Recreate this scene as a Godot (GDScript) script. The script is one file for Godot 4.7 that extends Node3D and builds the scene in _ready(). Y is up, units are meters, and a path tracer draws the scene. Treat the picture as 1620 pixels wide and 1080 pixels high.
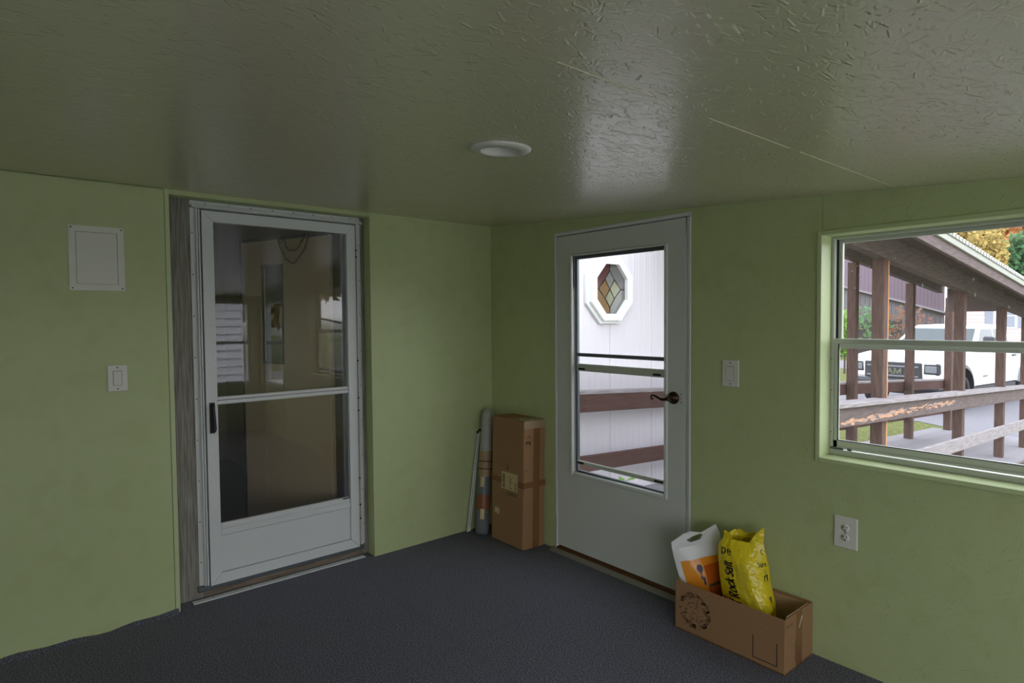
extends Node3D
# A porch room corner: green painted board walls, storm door, steel door with a glazed lite, window onto a covered ramp.
# x runs along the house wall (z = 0), the corner stands at the origin, z runs into the room.

var rng := RandomNumberGenerator.new()
var M := {}
var used := {}


func _ready() -> void:
	# camera
	var cam := Camera3D.new()
	cam.name = "camera"
	add_child(cam)
	cam.projection = Camera3D.PROJECTION_PERSPECTIVE
	cam.keep_aspect = Camera3D.KEEP_HEIGHT
	cam.fov = rad_to_deg(2.0 * atan(540.0 / 957.3))
	cam.near = 0.05
	cam.far = 400.0
	var yaw := 0.697736
	var pitch := -0.036424
	var roll := -0.008143
	var fwd := Vector3(sin(yaw) * cos(pitch), sin(pitch), -cos(yaw) * cos(pitch))
	var rt := Vector3(cos(yaw), 0, sin(yaw))
	var up := rt.cross(fwd)
	var r2 := rt * cos(roll) + up * sin(roll)
	var u2 := up * cos(roll) - rt * sin(roll)
	cam.transform = Transform3D(Basis(r2, u2, -fwd), Vector3(-2.75596, 1.51910, 3.52288))
	cam.current = true
	# overcast sky, the only light: it comes in through the windows and the glazed door
	var env := Environment.new()
	var sky := Sky.new()
	var sm := ProceduralSkyMaterial.new()
	sm.sky_top_color = Color(0.90, 0.93, 0.97)
	sm.sky_horizon_color = Color(0.95, 0.95, 0.96)
	sm.ground_bottom_color = Color(0.42, 0.43, 0.38)
	sm.ground_horizon_color = Color(0.55, 0.56, 0.52)
	sm.sky_energy_multiplier = 1.0
	sm.ground_energy_multiplier = 1.0
	sky.sky_material = sm
	env.background_mode = Environment.BG_SKY
	env.sky = sky
	env.background_energy_multiplier = 1.0
	env.tonemap_mode = Environment.TONE_MAPPER_LINEAR
	env.tonemap_exposure = 4.8
	env.sdfgi_enabled = true
	env.ssao_enabled = true
	env.ssil_enabled = true
	var we := WorldEnvironment.new()
	we.name = "environment"
	we.environment = env
	add_child(we)
	make_materials()
	build_shell()
	build_window()
	build_storm_door()
	build_hall()
	build_glazed_door()
	build_house_outside()
	build_ramp()
	build_surroundings()
	build_truck()
	build_corner_things()
	build_carton_and_bags()
	build_fittings()


class MB:
	var st := SurfaceTool.new()
	var xf := Transform3D()

	func _init() -> void:
		st.begin(Mesh.PRIMITIVE_TRIANGLES)

	func tri(a: Vector3, b: Vector3, c: Vector3, out: Vector3, smooth := false) -> void:
		st.set_smooth_group(0 if smooth else -1)
		st.add_vertex(xf * a)
		if (c - a).cross(b - a).dot(out) < 0.0:
			st.add_vertex(xf * c)
			st.add_vertex(xf * b)
		else:
			st.add_vertex(xf * b)
			st.add_vertex(xf * c)

	func quad(a: Vector3, b: Vector3, c: Vector3, d: Vector3, out: Vector3, smooth := false) -> void:
		tri(a, b, c, out, smooth)
		tri(a, c, d, out, smooth)

	func box(c: Vector3, s: Vector3, b := 0.0) -> void:
		var h := s * 0.5
		b = minf(b, 0.45 * minf(s.x, minf(s.y, s.z)))
		for ax in 3:
			var u := (ax + 1) % 3
			var v := (ax + 2) % 3
			for sg in [-1.0, 1.0]:
				var n := Vector3.ZERO
				n[ax] = sg
				var p: Array[Vector3] = []
				for k in [Vector2(-1, -1), Vector2(-1, 1), Vector2(1, 1), Vector2(1, -1)]:
					var q := Vector3.ZERO
					q[ax] = sg * h[ax]
					q[u] = k.x * (h[u] - b)
					q[v] = k.y * (h[v] - b)
					p.append(c + q)
				quad(p[0], p[1], p[2], p[3], n)
		if b <= 0.0:
			return
		for ax in 3:
			var u := (ax + 1) % 3
			var v := (ax + 2) % 3
			for su in [-1.0, 1.0]:
				for sv in [-1.0, 1.0]:
					var n := Vector3.ZERO
					n[u] = su
					n[v] = sv
					var pa := Vector3.ZERO
					pa[u] = su * h[u]
					pa[v] = sv * (h[v] - b)
					var pb := Vector3.ZERO
					pb[u] = su * (h[u] - b)
					pb[v] = sv * h[v]
					var e := Vector3.ZERO
					e[ax] = h[ax] - b
					quad(c + pa - e, c + pa + e, c + pb + e, c + pb - e, n)
		for sx in [-1.0, 1.0]:
			for sy in [-1.0, 1.0]:
				for sz in [-1.0, 1.0]:
					tri(c + Vector3(sx * h.x, sy * (h.y - b), sz * (h.z - b)), c + Vector3(sx * (h.x - b), sy * h.y, sz * (h.z - b)), c + Vector3(sx * (h.x - b), sy * (h.y - b), sz * h.z), Vector3(sx, sy, sz))

	# box from its two corners
	func bb(x0: float, x1: float, y0: float, y1: float, z0: float, z1: float, b := 0.0) -> void:
		box(Vector3(x0 + x1, y0 + y1, z0 + z1) * 0.5, Vector3(absf(x1 - x0), absf(y1 - y0), absf(z1 - z0)), b)

	# a beam between two points
	func beam(a: Vector3, b: Vector3, w: float, h: float, bev := 0.0, up := Vector3.UP) -> void:
		var keep := xf
		var d := b - a
		var f := d.normalized()
		var s := f.cross(up).normalized()
		var u := s.cross(f)
		xf = keep * Transform3D(Basis(f, u, s), (a + b) * 0.5)
		box(Vector3.ZERO, Vector3(d.length(), h, w), bev)
		xf = keep

	func extrude(poly: PackedVector2Array, o: Vector3, ux: Vector3, uy: Vector3, d: Vector3, smooth := false) -> void:
		var area := 0.0
		var n := poly.size()
		for i in n:
			area += poly[i].cross(poly[(i + 1) % n])
		var ids := Geometry2D.triangulate_polygon(poly)
		for i in range(0, ids.size(), 3):
			var t: Array[Vector3] = []
			for k in 3:
				t.append(o + ux * poly[ids[i + k]].x + uy * poly[ids[i + k]].y)
			tri(t[0], t[1], t[2], -d)
			tri(t[0] + d, t[1] + d, t[2] + d, d)
		for i in n:
			var p := poly[i]
			var q := poly[(i + 1) % n]
			var e := q - p
			var nn := Vector2(e.y, -e.x) * signf(area)
			var a := o + ux * p.x + uy * p.y
			var b := o + ux * q.x + uy * q.y
			quad(a, b, b + d, a + d, ux * nn.x + uy * nn.y, smooth)

	# rings of one profile (in x and y), each at its z and scale about the profile's middle
	func loft(poly: PackedVector2Array, rings: Array, mid: Vector2) -> void:
		var n := poly.size()
		var area := 0.0
		for i in n:
			area += poly[i].cross(poly[(i + 1) % n])
		for r in rings.size():
			var ring: Vector2 = rings[r]
			if r == 0 or r == rings.size() - 1:
				var ids := Geometry2D.triangulate_polygon(poly)
				for i in range(0, ids.size(), 3):
					var t: Array[Vector3] = []
					for k in 3:
						var p := mid + (poly[ids[i + k]] - mid) * ring.y
						t.append(Vector3(p.x, p.y, ring.x))
					tri(t[0], t[1], t[2], Vector3(0, 0, -1 if r == 0 else 1))
			if r > 0:
				var old: Vector2 = rings[r - 1]
				for i in n:
					var p := poly[i] - mid
					var q := poly[(i + 1) % n] - mid
					var nn := Vector2((q - p).y, -(q - p).x) * signf(area)
					var a := mid + p * old.y
					var b := mid + q * old.y
					var c := mid + q * ring.y
					var e := mid + p * ring.y
					quad(Vector3(a.x, a.y, old.x), Vector3(b.x, b.y, old.x), Vector3(c.x, c.y, ring.x), Vector3(e.x, e.y, ring.x), Vector3(nn.x, nn.y, 0))

	# profile of (radius, height) points, outside on the right of its direction
	func lathe(prof: PackedVector2Array, segs: int, smooth := true) -> void:
		for i in prof.size() - 1:
			var p := prof[i]
			var q := prof[i + 1]
			var nn := Vector2(q.y - p.y, p.x - q.x)
			for k in segs:
				var a0 := TAU * k / segs
				var a1 := TAU * (k + 1) / segs
				var d0 := Vector3(cos(a0), 0, sin(a0))
				var d1 := Vector3(cos(a1), 0, sin(a1))
				var out := (d0 + d1) * 0.5 * nn.x + Vector3.UP * nn.y
				var a := d0 * p.x + Vector3.UP * p.y
				var b := d1 * p.x + Vector3.UP * p.y
				var c := d1 * q.x + Vector3.UP * q.y
				var d := d0 * q.x + Vector3.UP * q.y
				if p.x > 1e-5:
					tri(a, b, c, out, smooth)
				if q.x > 1e-5:
					tri(a, c, d, out, smooth)

	func tube(pts: Array, radii: Array, segs: int, caps := true) -> void:
		var n := pts.size()
		var side := Vector3.ZERO
		var rings := []
		for i in n:
			var f: Vector3 = (pts[mini(i + 1, n - 1)] - pts[maxi(i - 1, 0)]).normalized()
			if side == Vector3.ZERO:
				side = f.cross(Vector3.UP if absf(f.y) < 0.9 else Vector3.RIGHT).normalized()
			side = (side - f * side.dot(f)).normalized()
			var up := f.cross(side)
			var ring := []
			var r: float = radii[i] if radii.size() > 1 else radii[0]
			for k in segs:
				var a := TAU * k / segs
				ring.append(pts[i] + (side * cos(a) + up * sin(a)) * r)
			rings.append(ring)
		for i in n - 1:
			for k in segs:
				var j := (k + 1) % segs
				var mid: Vector3 = (rings[i][k] + rings[i][j]) * 0.5 - pts[i]
				quad(rings[i][k], rings[i][j], rings[i + 1][j], rings[i + 1][k], mid, true)
		if caps:
			for k in segs:
				var j := (k + 1) % segs
				tri(pts[0], rings[0][k], rings[0][j], pts[0] - pts[1])
				tri(pts[n - 1], rings[n - 1][k], rings[n - 1][j], pts[n - 1] - pts[n - 2])

	# a sheet given by a function of (u, v) in 0..1
	func sheet(f: Callable, nu: int, nv: int, out: Vector3, smooth := true) -> void:
		for i in nu:
			for j in nv:
				var a: Vector3 = f.call(float(i) / nu, float(j) / nv)
				var b: Vector3 = f.call(float(i + 1) / nu, float(j) / nv)
				var c: Vector3 = f.call(float(i + 1) / nu, float(j + 1) / nv)
				var d: Vector3 = f.call(float(i) / nu, float(j + 1) / nv)
				quad(a, b, c, d, out, smooth)

	# lettering laid on a surface: f takes a point of the text plane to space
	func text(s: String, height: float, f: Callable, out: Vector3, face := "Droid Sans", weight := 400, finest := 0.012, fit := 0.0) -> void:
		var tm := TextMesh.new()
		var font := SystemFont.new()
		font.font_names = PackedStringArray([face])
		tm.font = font
		tm.font_size = 48
		tm.pixel_size = height / 48.0
		tm.depth = 0.0
		tm.text = s
		var arr := tm.get_mesh_arrays()
		var vs: PackedVector3Array = arr[Mesh.ARRAY_VERTEX]
		var ids: PackedInt32Array = arr[Mesh.ARRAY_INDEX] if arr[Mesh.ARRAY_INDEX] != null else PackedInt32Array(range(vs.size()))
		if fit > 0.0:
			var lo := INF
			var hi := -INF
			for v in vs:
				lo = minf(lo, v.x)
				hi = maxf(hi, v.x)
			for i in vs.size():
				vs[i] = Vector3((vs[i].x - (lo + hi) * 0.5) * fit / (hi - lo), vs[i].y, 0)
		var fat := height * 0.03 * maxf(0.0, (weight - 400) / 400.0)
		for at in ([Vector3.ZERO] if fat == 0.0 else [Vector3.ZERO, Vector3(fat, 0, 0), Vector3(-fat, 0, 0), Vector3(0, fat, 0), Vector3(0, -fat, 0)]):
			for i in range(0, ids.size(), 3):
				bent(vs[ids[i]] + at, vs[ids[i + 1]] + at, vs[ids[i + 2]] + at, f, out, finest, 0)

	func bent(a: Vector3, b: Vector3, c: Vector3, f: Callable, out: Vector3, finest: float, deep: int) -> void:
		var ab := a.distance_to(b)
		var bc := b.distance_to(c)
		var ca := c.distance_to(a)
		var longest := maxf(ab, maxf(bc, ca))
		if longest < finest or deep > 7:
			tri(f.call(a.x, a.y), f.call(b.x, b.y), f.call(c.x, c.y), out)
		elif longest == ab:
			var m := (a + b) * 0.5
			bent(a, m, c, f, out, finest, deep + 1)
			bent(m, b, c, f, out, finest, deep + 1)
		elif longest == bc:
			var m := (b + c) * 0.5
			bent(a, b, m, f, out, finest, deep + 1)
			bent(a, m, c, f, out, finest, deep + 1)
		else:
			var m := (c + a) * 0.5
			bent(a, b, m, f, out, finest, deep + 1)
			bent(m, b, c, f, out, finest, deep + 1)

	func done() -> ArrayMesh:
		st.generate_normals()
		return st.commit()


func numbered(called: String) -> String:
	if not used.has(called):
		used[called] = 0
		return called
	used[called] += 1
	return "%s_%03d" % [called, used[called]]


func tag(o: Node, label: String, category: String, group := "", kind := "") -> Node:
	o.set_meta("label", label)
	o.set_meta("category", category)
	if group != "":
		o.set_meta("group", group)
	if kind != "":
		o.set_meta("kind", kind)
	return o


func thing(called: String, label: String, category: String, at := Vector3.ZERO, turn := 0.0, group := "", kind := "") -> Node3D:
	var o := Node3D.new()
	o.name = numbered(called)
	add_child(o)
	o.position = at
	o.rotation.y = turn
	tag(o, label, category, group, kind)
	return o


func part(called: String, mb: MB, m: Material, parent: Node, label := "") -> MeshInstance3D:
	var o := MeshInstance3D.new()
	o.name = called
	o.mesh = mb.done()
	o.material_override = m
	parent.add_child(o, true)
	if label != "":
		o.set_meta("label", label)
	return o


func share(called: String, mesh: Mesh, m: Material, parent: Node, at: Transform3D) -> MeshInstance3D:
	var o := MeshInstance3D.new()
	o.name = called
	o.mesh = mesh
	o.material_override = m
	o.transform = at
	parent.add_child(o, true)
	return o


func copy_of(o: Node3D, called: String) -> Node3D:
	var c: Node3D = o.duplicate()
	c.name = numbered(called)
	add_child(c)
	return c


func one(called: String, mb: MB, m: Material, label: String, category: String, group := "", kind := "") -> MeshInstance3D:
	var o := MeshInstance3D.new()
	o.name = numbered(called)
	o.mesh = mb.done()
	o.material_override = m
	add_child(o)
	tag(o, label, category, group, kind)
	return o


# ---------------------------------------------------------------- materials

func mat(c: Color, rough := 0.6, metal := 0.0, spec := 0.5) -> StandardMaterial3D:
	var m := StandardMaterial3D.new()
	m.albedo_color = c
	m.roughness = rough
	m.metallic = metal
	m.metallic_specular = spec
	return m


func rgb(r: float, g: float, b: float) -> Color:
	return Color(r / 255.0, g / 255.0, b / 255.0)


func tri_map(m: StandardMaterial3D, s: Vector3, world := false) -> StandardMaterial3D:
	m.uv1_triplanar = true
	m.uv1_world_triplanar = world
	m.uv1_scale = s
	m.uv1_triplanar_sharpness = 6.0
	return m


func relief(m: StandardMaterial3D, t: Texture2D, cm: float) -> StandardMaterial3D:
	m.heightmap_enabled = true
	m.heightmap_texture = t
	m.heightmap_scale = cm
	return m


# flattened wood strands of a pressed board, as heights
func strands(size: int, count: int, turn: float, sd: int) -> ImageTexture:
	var r := RandomNumberGenerator.new()
	r.seed = sd
	var h := PackedFloat32Array()
	h.resize(size * size)
	h.fill(0.5)
	for k in count:
		var cx := r.randf() * size
		var cy := r.randf() * size
		var a := turn + r.randfn(0.0, 0.55)
		var hl := r.randf_range(2.5, 13.0)
		var hw := r.randf_range(0.6, 2.4)
		var top := 0.5 + r.randfn(0.0, 0.16)
		var tilt := r.randf_range(-0.012, 0.012)
		if r.randf() < 0.05:
			top = 1.0
			hw = r.randf_range(0.6, 1.6)
		var ca := cos(a)
		var sa := sin(a)
		var ext := int(ceil(hl + hw))
		for dy in range(-ext, ext + 1):
			for dx in range(-ext, ext + 1):
				var u := dx * ca + dy * sa
				var v := -dx * sa + dy * ca
				if absf(u) < hl and absf(v) < hw:
					var edge := minf(1.0, minf(hw - absf(v), hl - absf(u)) / 1.4)
					var i := posmod(int(cy) + dy, size) * size + posmod(int(cx) + dx, size)
					h[i] = lerpf(h[i], top + v * tilt, edge * 0.8)
	return ImageTexture.create_from_image(Image.create_from_data(size, size, false, Image.FORMAT_RF, h.to_byte_array()))


func tinted(t: ImageTexture, low: Color, high: Color) -> ImageTexture:
	var src := t.get_image()
	var n := src.get_width()
	var out := Image.create_empty(n, n, false, Image.FORMAT_RGB8)
	for y in n:
		for x in n:
			out.set_pixel(x, y, low.lerp(high, clampf((src.get_pixel(x, y).r - 0.5) * 1.6 + 0.6, 0.0, 1.0)))
	return ImageTexture.create_from_image(out)


func noise_tex(size: int, freq: float, octaves: int, sd: int, stops := PackedColorArray(), sharp := 1.0, stretch := Vector2.ONE, mode := FastNoiseLite.TYPE_SIMPLEX_SMOOTH) -> ImageTexture:
	var n := FastNoiseLite.new()
	n.noise_type = mode
	n.seed = sd
	n.frequency = freq
	n.fractal_octaves = octaves
	var w := int(size * stretch.x)
	var hh := int(size * stretch.y)
	var im := n.get_seamless_image(w, hh)
	if w != size or hh != size:
		im.resize(size, size, Image.INTERPOLATE_CUBIC)
	if stops.size() == 0:
		return ImageTexture.create_from_image(im)
	var out := Image.create_empty(size, size, false, Image.FORMAT_RGB8)
	for y in size:
		for x in size:
			var t := clampf((im.get_pixel(x, y).r - 0.5) * sharp + 0.5, 0.0, 1.0) * (stops.size() - 1)
			var k := mini(int(t), stops.size() - 2)
			out.set_pixel(x, y, stops[k].lerp(stops[k + 1], t - k))
	return ImageTexture.create_from_image(out)


func make_materials() -> void:
	var osb := strands(1024, 14000, 0.0, 5)
	var osb_wall := strands(1024, 5200, 0.9, 9)
	var fine := noise_tex(512, 0.09, 3, 3)
	var blotch := noise_tex(512, 0.012, 5, 21, PackedColorArray([rgb(247, 247, 242), rgb(255, 255, 255), rgb(252, 252, 249)]), 1.3)
	# painted walls and ceiling
	M.green = relief(tri_map(mat(rgb(191, 201, 151), 0.48), Vector3.ONE * 0.8, true), osb_wall, 0.34)
	M.green.albedo_texture = blotch
	M.green_smooth = relief(tri_map(mat(rgb(191, 201, 151), 0.5), Vector3.ONE * 0.8, true), osb_wall, 0.06)
	M.green_smooth.albedo_texture = blotch
	M.green_trim = mat(rgb(197, 208, 160), 0.42)
	M.ceiling = relief(tri_map(mat(rgb(224, 219, 196), 0.25, 0.0, 0.62), Vector3(0.62, 0.62, 0.62), true), osb, 0.36)
	M.ceiling.albedo_texture = tinted(osb, rgb(222, 222, 212), rgb(255, 255, 246))
	# carpet
	var nap := noise_tex(1024, 0.10, 4, 8, PackedColorArray([rgb(58, 58, 68), rgb(90, 90, 102), rgb(136, 136, 150)]), 2.0)
	M.carpet = tri_map(mat(Color.WHITE, 0.97, 0.0, 0.2), Vector3.ONE * 1.25, true)
	M.carpet.albedo_texture = nap
	M.carpet.rim_enabled = true
	M.carpet.rim = 0.25
	relief(M.carpet, noise_tex(512, 0.16, 3, 18), 0.12)
	# doors and frames
	M.white_metal = mat(rgb(222, 223, 224), 0.38)
	M.white_steel = relief(tri_map(mat(rgb(214, 216, 212), 0.42), Vector3.ONE * 2.0), fine, 0.012)
	M.white_plastic = mat(rgb(226, 224, 216), 0.35)
	M.white_paint = mat(rgb(218, 220, 222), 0.5)
	M.alu = mat(rgb(196, 200, 188), 0.42)
	M.dull_metal = mat(rgb(112, 118, 124), 0.45, 0.6)
	M.seal = mat(rgb(28, 29, 30), 0.7)
	M.black = mat(rgb(18, 18, 19), 0.4)
	M.bronze = mat(rgb(74, 60, 44), 0.3, 0.85)
	M.screw = mat(rgb(120, 120, 118), 0.4, 0.7)
	M.glass = mat(Color(0.96, 0.98, 0.97, 0.015), 0.0)
	M.glass.transparency = BaseMaterial3D.TRANSPARENCY_ALPHA
	M.came_dark = mat(rgb(40, 38, 38), 0.6)
	M.glass_dirty = mat(Color(0.92, 0.86, 0.92, 0.055), 0.0)
	M.glass_dirty.transparency = BaseMaterial3D.TRANSPARENCY_ALPHA
	M.screen = mat(Color(0.30, 0.30, 0.31, 0.34), 0.9)
	M.screen.transparency = BaseMaterial3D.TRANSPARENCY_ALPHA
	M.film = mat(Color(0.86, 0.88, 0.9, 0.35), 0.2)
	M.film.transparency = BaseMaterial3D.TRANSPARENCY_ALPHA
	# wood: one grain picture, stretched along the board
	var grain := noise_tex(512, 0.06, 4, 31, PackedColorArray([rgb(190, 188, 186), rgb(226, 225, 223), rgb(255, 255, 255)]), 1.6)
	M.grain = grain
	M.weathered_y = wood(rgb(162, 157, 150), 1)
	M.weathered_x = wood(rgb(162, 157, 150), 0)
	M.sill_wood = wood(rgb(146, 132, 118), 0)
	M.brown_wood_z = wood(rgb(112, 76, 44), 2)
	M.ramp_x = wood(rgb(126, 112, 112), 0)
	M.ramp_y = wood(rgb(116, 94, 88), 1)
	M.ramp_z = wood(rgb(150, 122, 112), 2)
	M.ramp_dark_x = wood(rgb(106, 80, 76), 0)
	M.ramp_pale_x = wood(rgb(176, 168, 172), 0)
	M.bare_wood = wood(rgb(226, 160, 112), 1)
	M.worn = [mat(rgb(206, 152, 116), 0.85), mat(rgb(184, 146, 124), 0.85), mat(rgb(160, 140, 132), 0.85)]
	M.plank = wood(rgb(150, 146, 152), 2)
	# cardboard
	var fibre := noise_tex(512, 0.05, 4, 44, PackedColorArray([rgb(242, 239, 235), rgb(255, 255, 255)]), 1.0)
	M.card = tri_map(mat(rgb(166, 128, 94), 0.7, 0.0, 0.3), Vector3.ONE * 2.2)
	M.card.albedo_texture = fibre
	M.card_in = tri_map(mat(rgb(188, 160, 126), 0.85, 0.0, 0.2), Vector3.ONE * 2.2)
	M.card_in.albedo_texture = fibre
	M.tape = mat(rgb(134, 92, 58), 0.22)
	M.tape_clear = mat(rgb(176, 150, 124), 0.12)
	M.print_dark = mat(rgb(58, 46, 40), 0.8)
	M.print_faint = mat(rgb(124, 96, 72), 0.85)
	M.paper = mat(rgb(206, 186, 140), 0.7)
	M.paper_white = mat(rgb(216, 210, 196), 0.7)
	M.poly_white = mat(rgb(228, 228, 230), 0.28)
	M.poly_orange = mat(rgb(236, 150, 40), 0.24)
	M.poly_deep = mat(rgb(196, 92, 24), 0.28)
	M.poly_yellow = relief(tri_map(mat(rgb(238, 212, 40), 0.22), Vector3.ONE * 4.0), noise_tex(256, 0.02, 3, 77), 0.5)
	M.ink = mat(rgb(30, 26, 22), 0.4)
	M.ink_green = mat(rgb(62, 66, 26), 0.4)
	M.ink_red = mat(rgb(214, 78, 30), 0.35)
	M.ink_pale = mat(rgb(186, 168, 62), 0.5)
	M.ink_navy = mat(rgb(34, 28, 62), 0.4)
	M.foam = relief(tri_map(mat(rgb(176, 178, 170), 0.35), Vector3.ONE * 5.0), noise_tex(256, 0.03, 3, 12), 0.4)
	M.roll_blue = mat(rgb(108, 114, 120), 0.3)
	M.lite_dark = mat(rgb(30, 30, 32), 0.45)
	M.roll_tan = mat(rgb(164, 138, 104), 0.5)
	M.roll_red = mat(rgb(140, 84, 56), 0.4)
	# hall behind the storm door
	M.cream = mat(rgb(200, 180, 146), 0.5)
	M.hall = mat(rgb(192, 172, 140), 0.7)
	M.hall_floor = mat(rgb(96, 84, 74), 0.6)
	M.twig = mat(rgb(40, 34, 28), 0.8)
	# outdoors
	M.siding = mat(rgb(224, 218, 226), 0.55)
	M.siding_joint = mat(rgb(50, 48, 52), 0.7)
	M.vinyl = mat(rgb(236, 236, 238), 0.4)
	M.came = mat(rgb(70, 66, 64), 0.5, 0.4)
	M.sky_glass = [mat(rgb(104, 102, 102), 0.12), mat(rgb(84, 54, 52), 0.12), mat(rgb(112, 84, 44), 0.14), mat(rgb(124, 124, 98), 0.12), mat(rgb(112, 112, 108), 0.12)]  # red brown and amber entries paint a reflection into the left panes
	M.roof_sheet = leafy(rgb(236, 236, 238))
	M.drip = mat(rgb(150, 152, 142), 0.5)
	M.concrete = tri_map(mat(rgb(196, 194, 190), 0.9, 0.0, 0.3), Vector3.ONE * 0.6, true)
	M.concrete.albedo_texture = blotch
	M.grass = tri_map(mat(Color.WHITE, 0.95, 0.0, 0.2), Vector3.ONE * 0.35, true)
	M.grass.albedo_texture = noise_tex(512, 0.06, 5, 61, PackedColorArray([rgb(66, 78, 40), rgb(92, 98, 56), rgb(120, 114, 72)]), 1.5)
	M.asphalt = tri_map(mat(Color.WHITE, 0.9, 0.0, 0.3), Vector3.ONE * 0.4, true)
	M.asphalt.albedo_texture = noise_tex(512, 0.12, 4, 62, PackedColorArray([rgb(100, 98, 104), rgb(116, 113, 119), rgb(130, 127, 132)]), 1.3)
	M.truck_paint = mat(rgb(240, 240, 242), 0.25)
	M.truck_paint.clearcoat_enabled = true
	M.truck_paint.clearcoat = 0.8
	M.truck_paint.clearcoat_roughness = 0.05
	M.truck_dark = mat(rgb(44, 45, 50), 0.45)
	M.truck_grey = mat(rgb(110, 112, 118), 0.4)
	M.truck_glass = mat(rgb(48, 58, 62), 0.04)
	M.tyre = mat(rgb(34, 34, 36), 0.85)
	M.chrome = mat(rgb(200, 202, 206), 0.15, 0.9)
	M.amber = mat(rgb(230, 120, 60), 0.3)
	M.lamp_lens = mat(rgb(120, 124, 130), 0.08)
	M.mauve = mat(rgb(126, 110, 122), 0.7)
	M.mauve_roof = mat(rgb(132, 126, 132), 0.7)
	M.grey_board = mat(rgb(104, 100, 103), 0.8)
	M.pink = mat(rgb(228, 206, 206), 0.7)
	M.white_lap = mat(rgb(232, 230, 234), 0.6)
	M.threshold = mat(rgb(150, 146, 138), 0.4, 0.3)
	M.shutter = mat(rgb(146, 150, 166), 0.6)
	M.shingle = mat(rgb(96, 92, 92), 0.9)
	M.bark = wood(rgb(96, 82, 70), 1)
	M.hedge = mat(rgb(58, 54, 52), 0.9)
	M.leaf_green = leafy(rgb(92, 132, 66))
	M.leaf_dark = leafy(rgb(70, 112, 74))
	M.leaf_gold = leafy(rgb(176, 152, 88))
	M.leaf_orange = leafy(rgb(184, 124, 70))
	M.leaf_red = leafy(rgb(112, 62, 58))
	M.leaf_bright = leafy(rgb(110, 150, 60))


func wood(c: Color, along: int) -> StandardMaterial3D:
	var m := mat(c, 0.85, 0.0, 0.25)
	var s := Vector3(3.0, 3.0, 3.0)
	s[along] = 0.12
	tri_map(m, s)
	m.albedo_texture = M.grain
	return m


func leafy(c: Color) -> StandardMaterial3D:
	var m := mat(c, 0.7, 0.0, 0.3)
	m.backlight_enabled = true
	m.backlight = Color(0.45, 0.45, 0.35)
	return m


# ---------------------------------------------------------------- the room

const SLOPE := 0.0645

func roof_y(z: float) -> float:
	return 2.2 - SLOPE * z


func structure(called: String, label: String, category: String) -> Node3D:
	return thing(called, label, category, Vector3.ZERO, 0.0, "", "structure")


func slab(parent: Node, called: String, m: Material, x0: float, x1: float, y0: float, y1: float, z0: float, z1: float, b := 0.0, label := "") -> MeshInstance3D:
	var mb := MB.new()
	mb.bb(x0, x1, y0, y1, z0, z1, b)
	return part(called, mb, m, parent, label)


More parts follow.
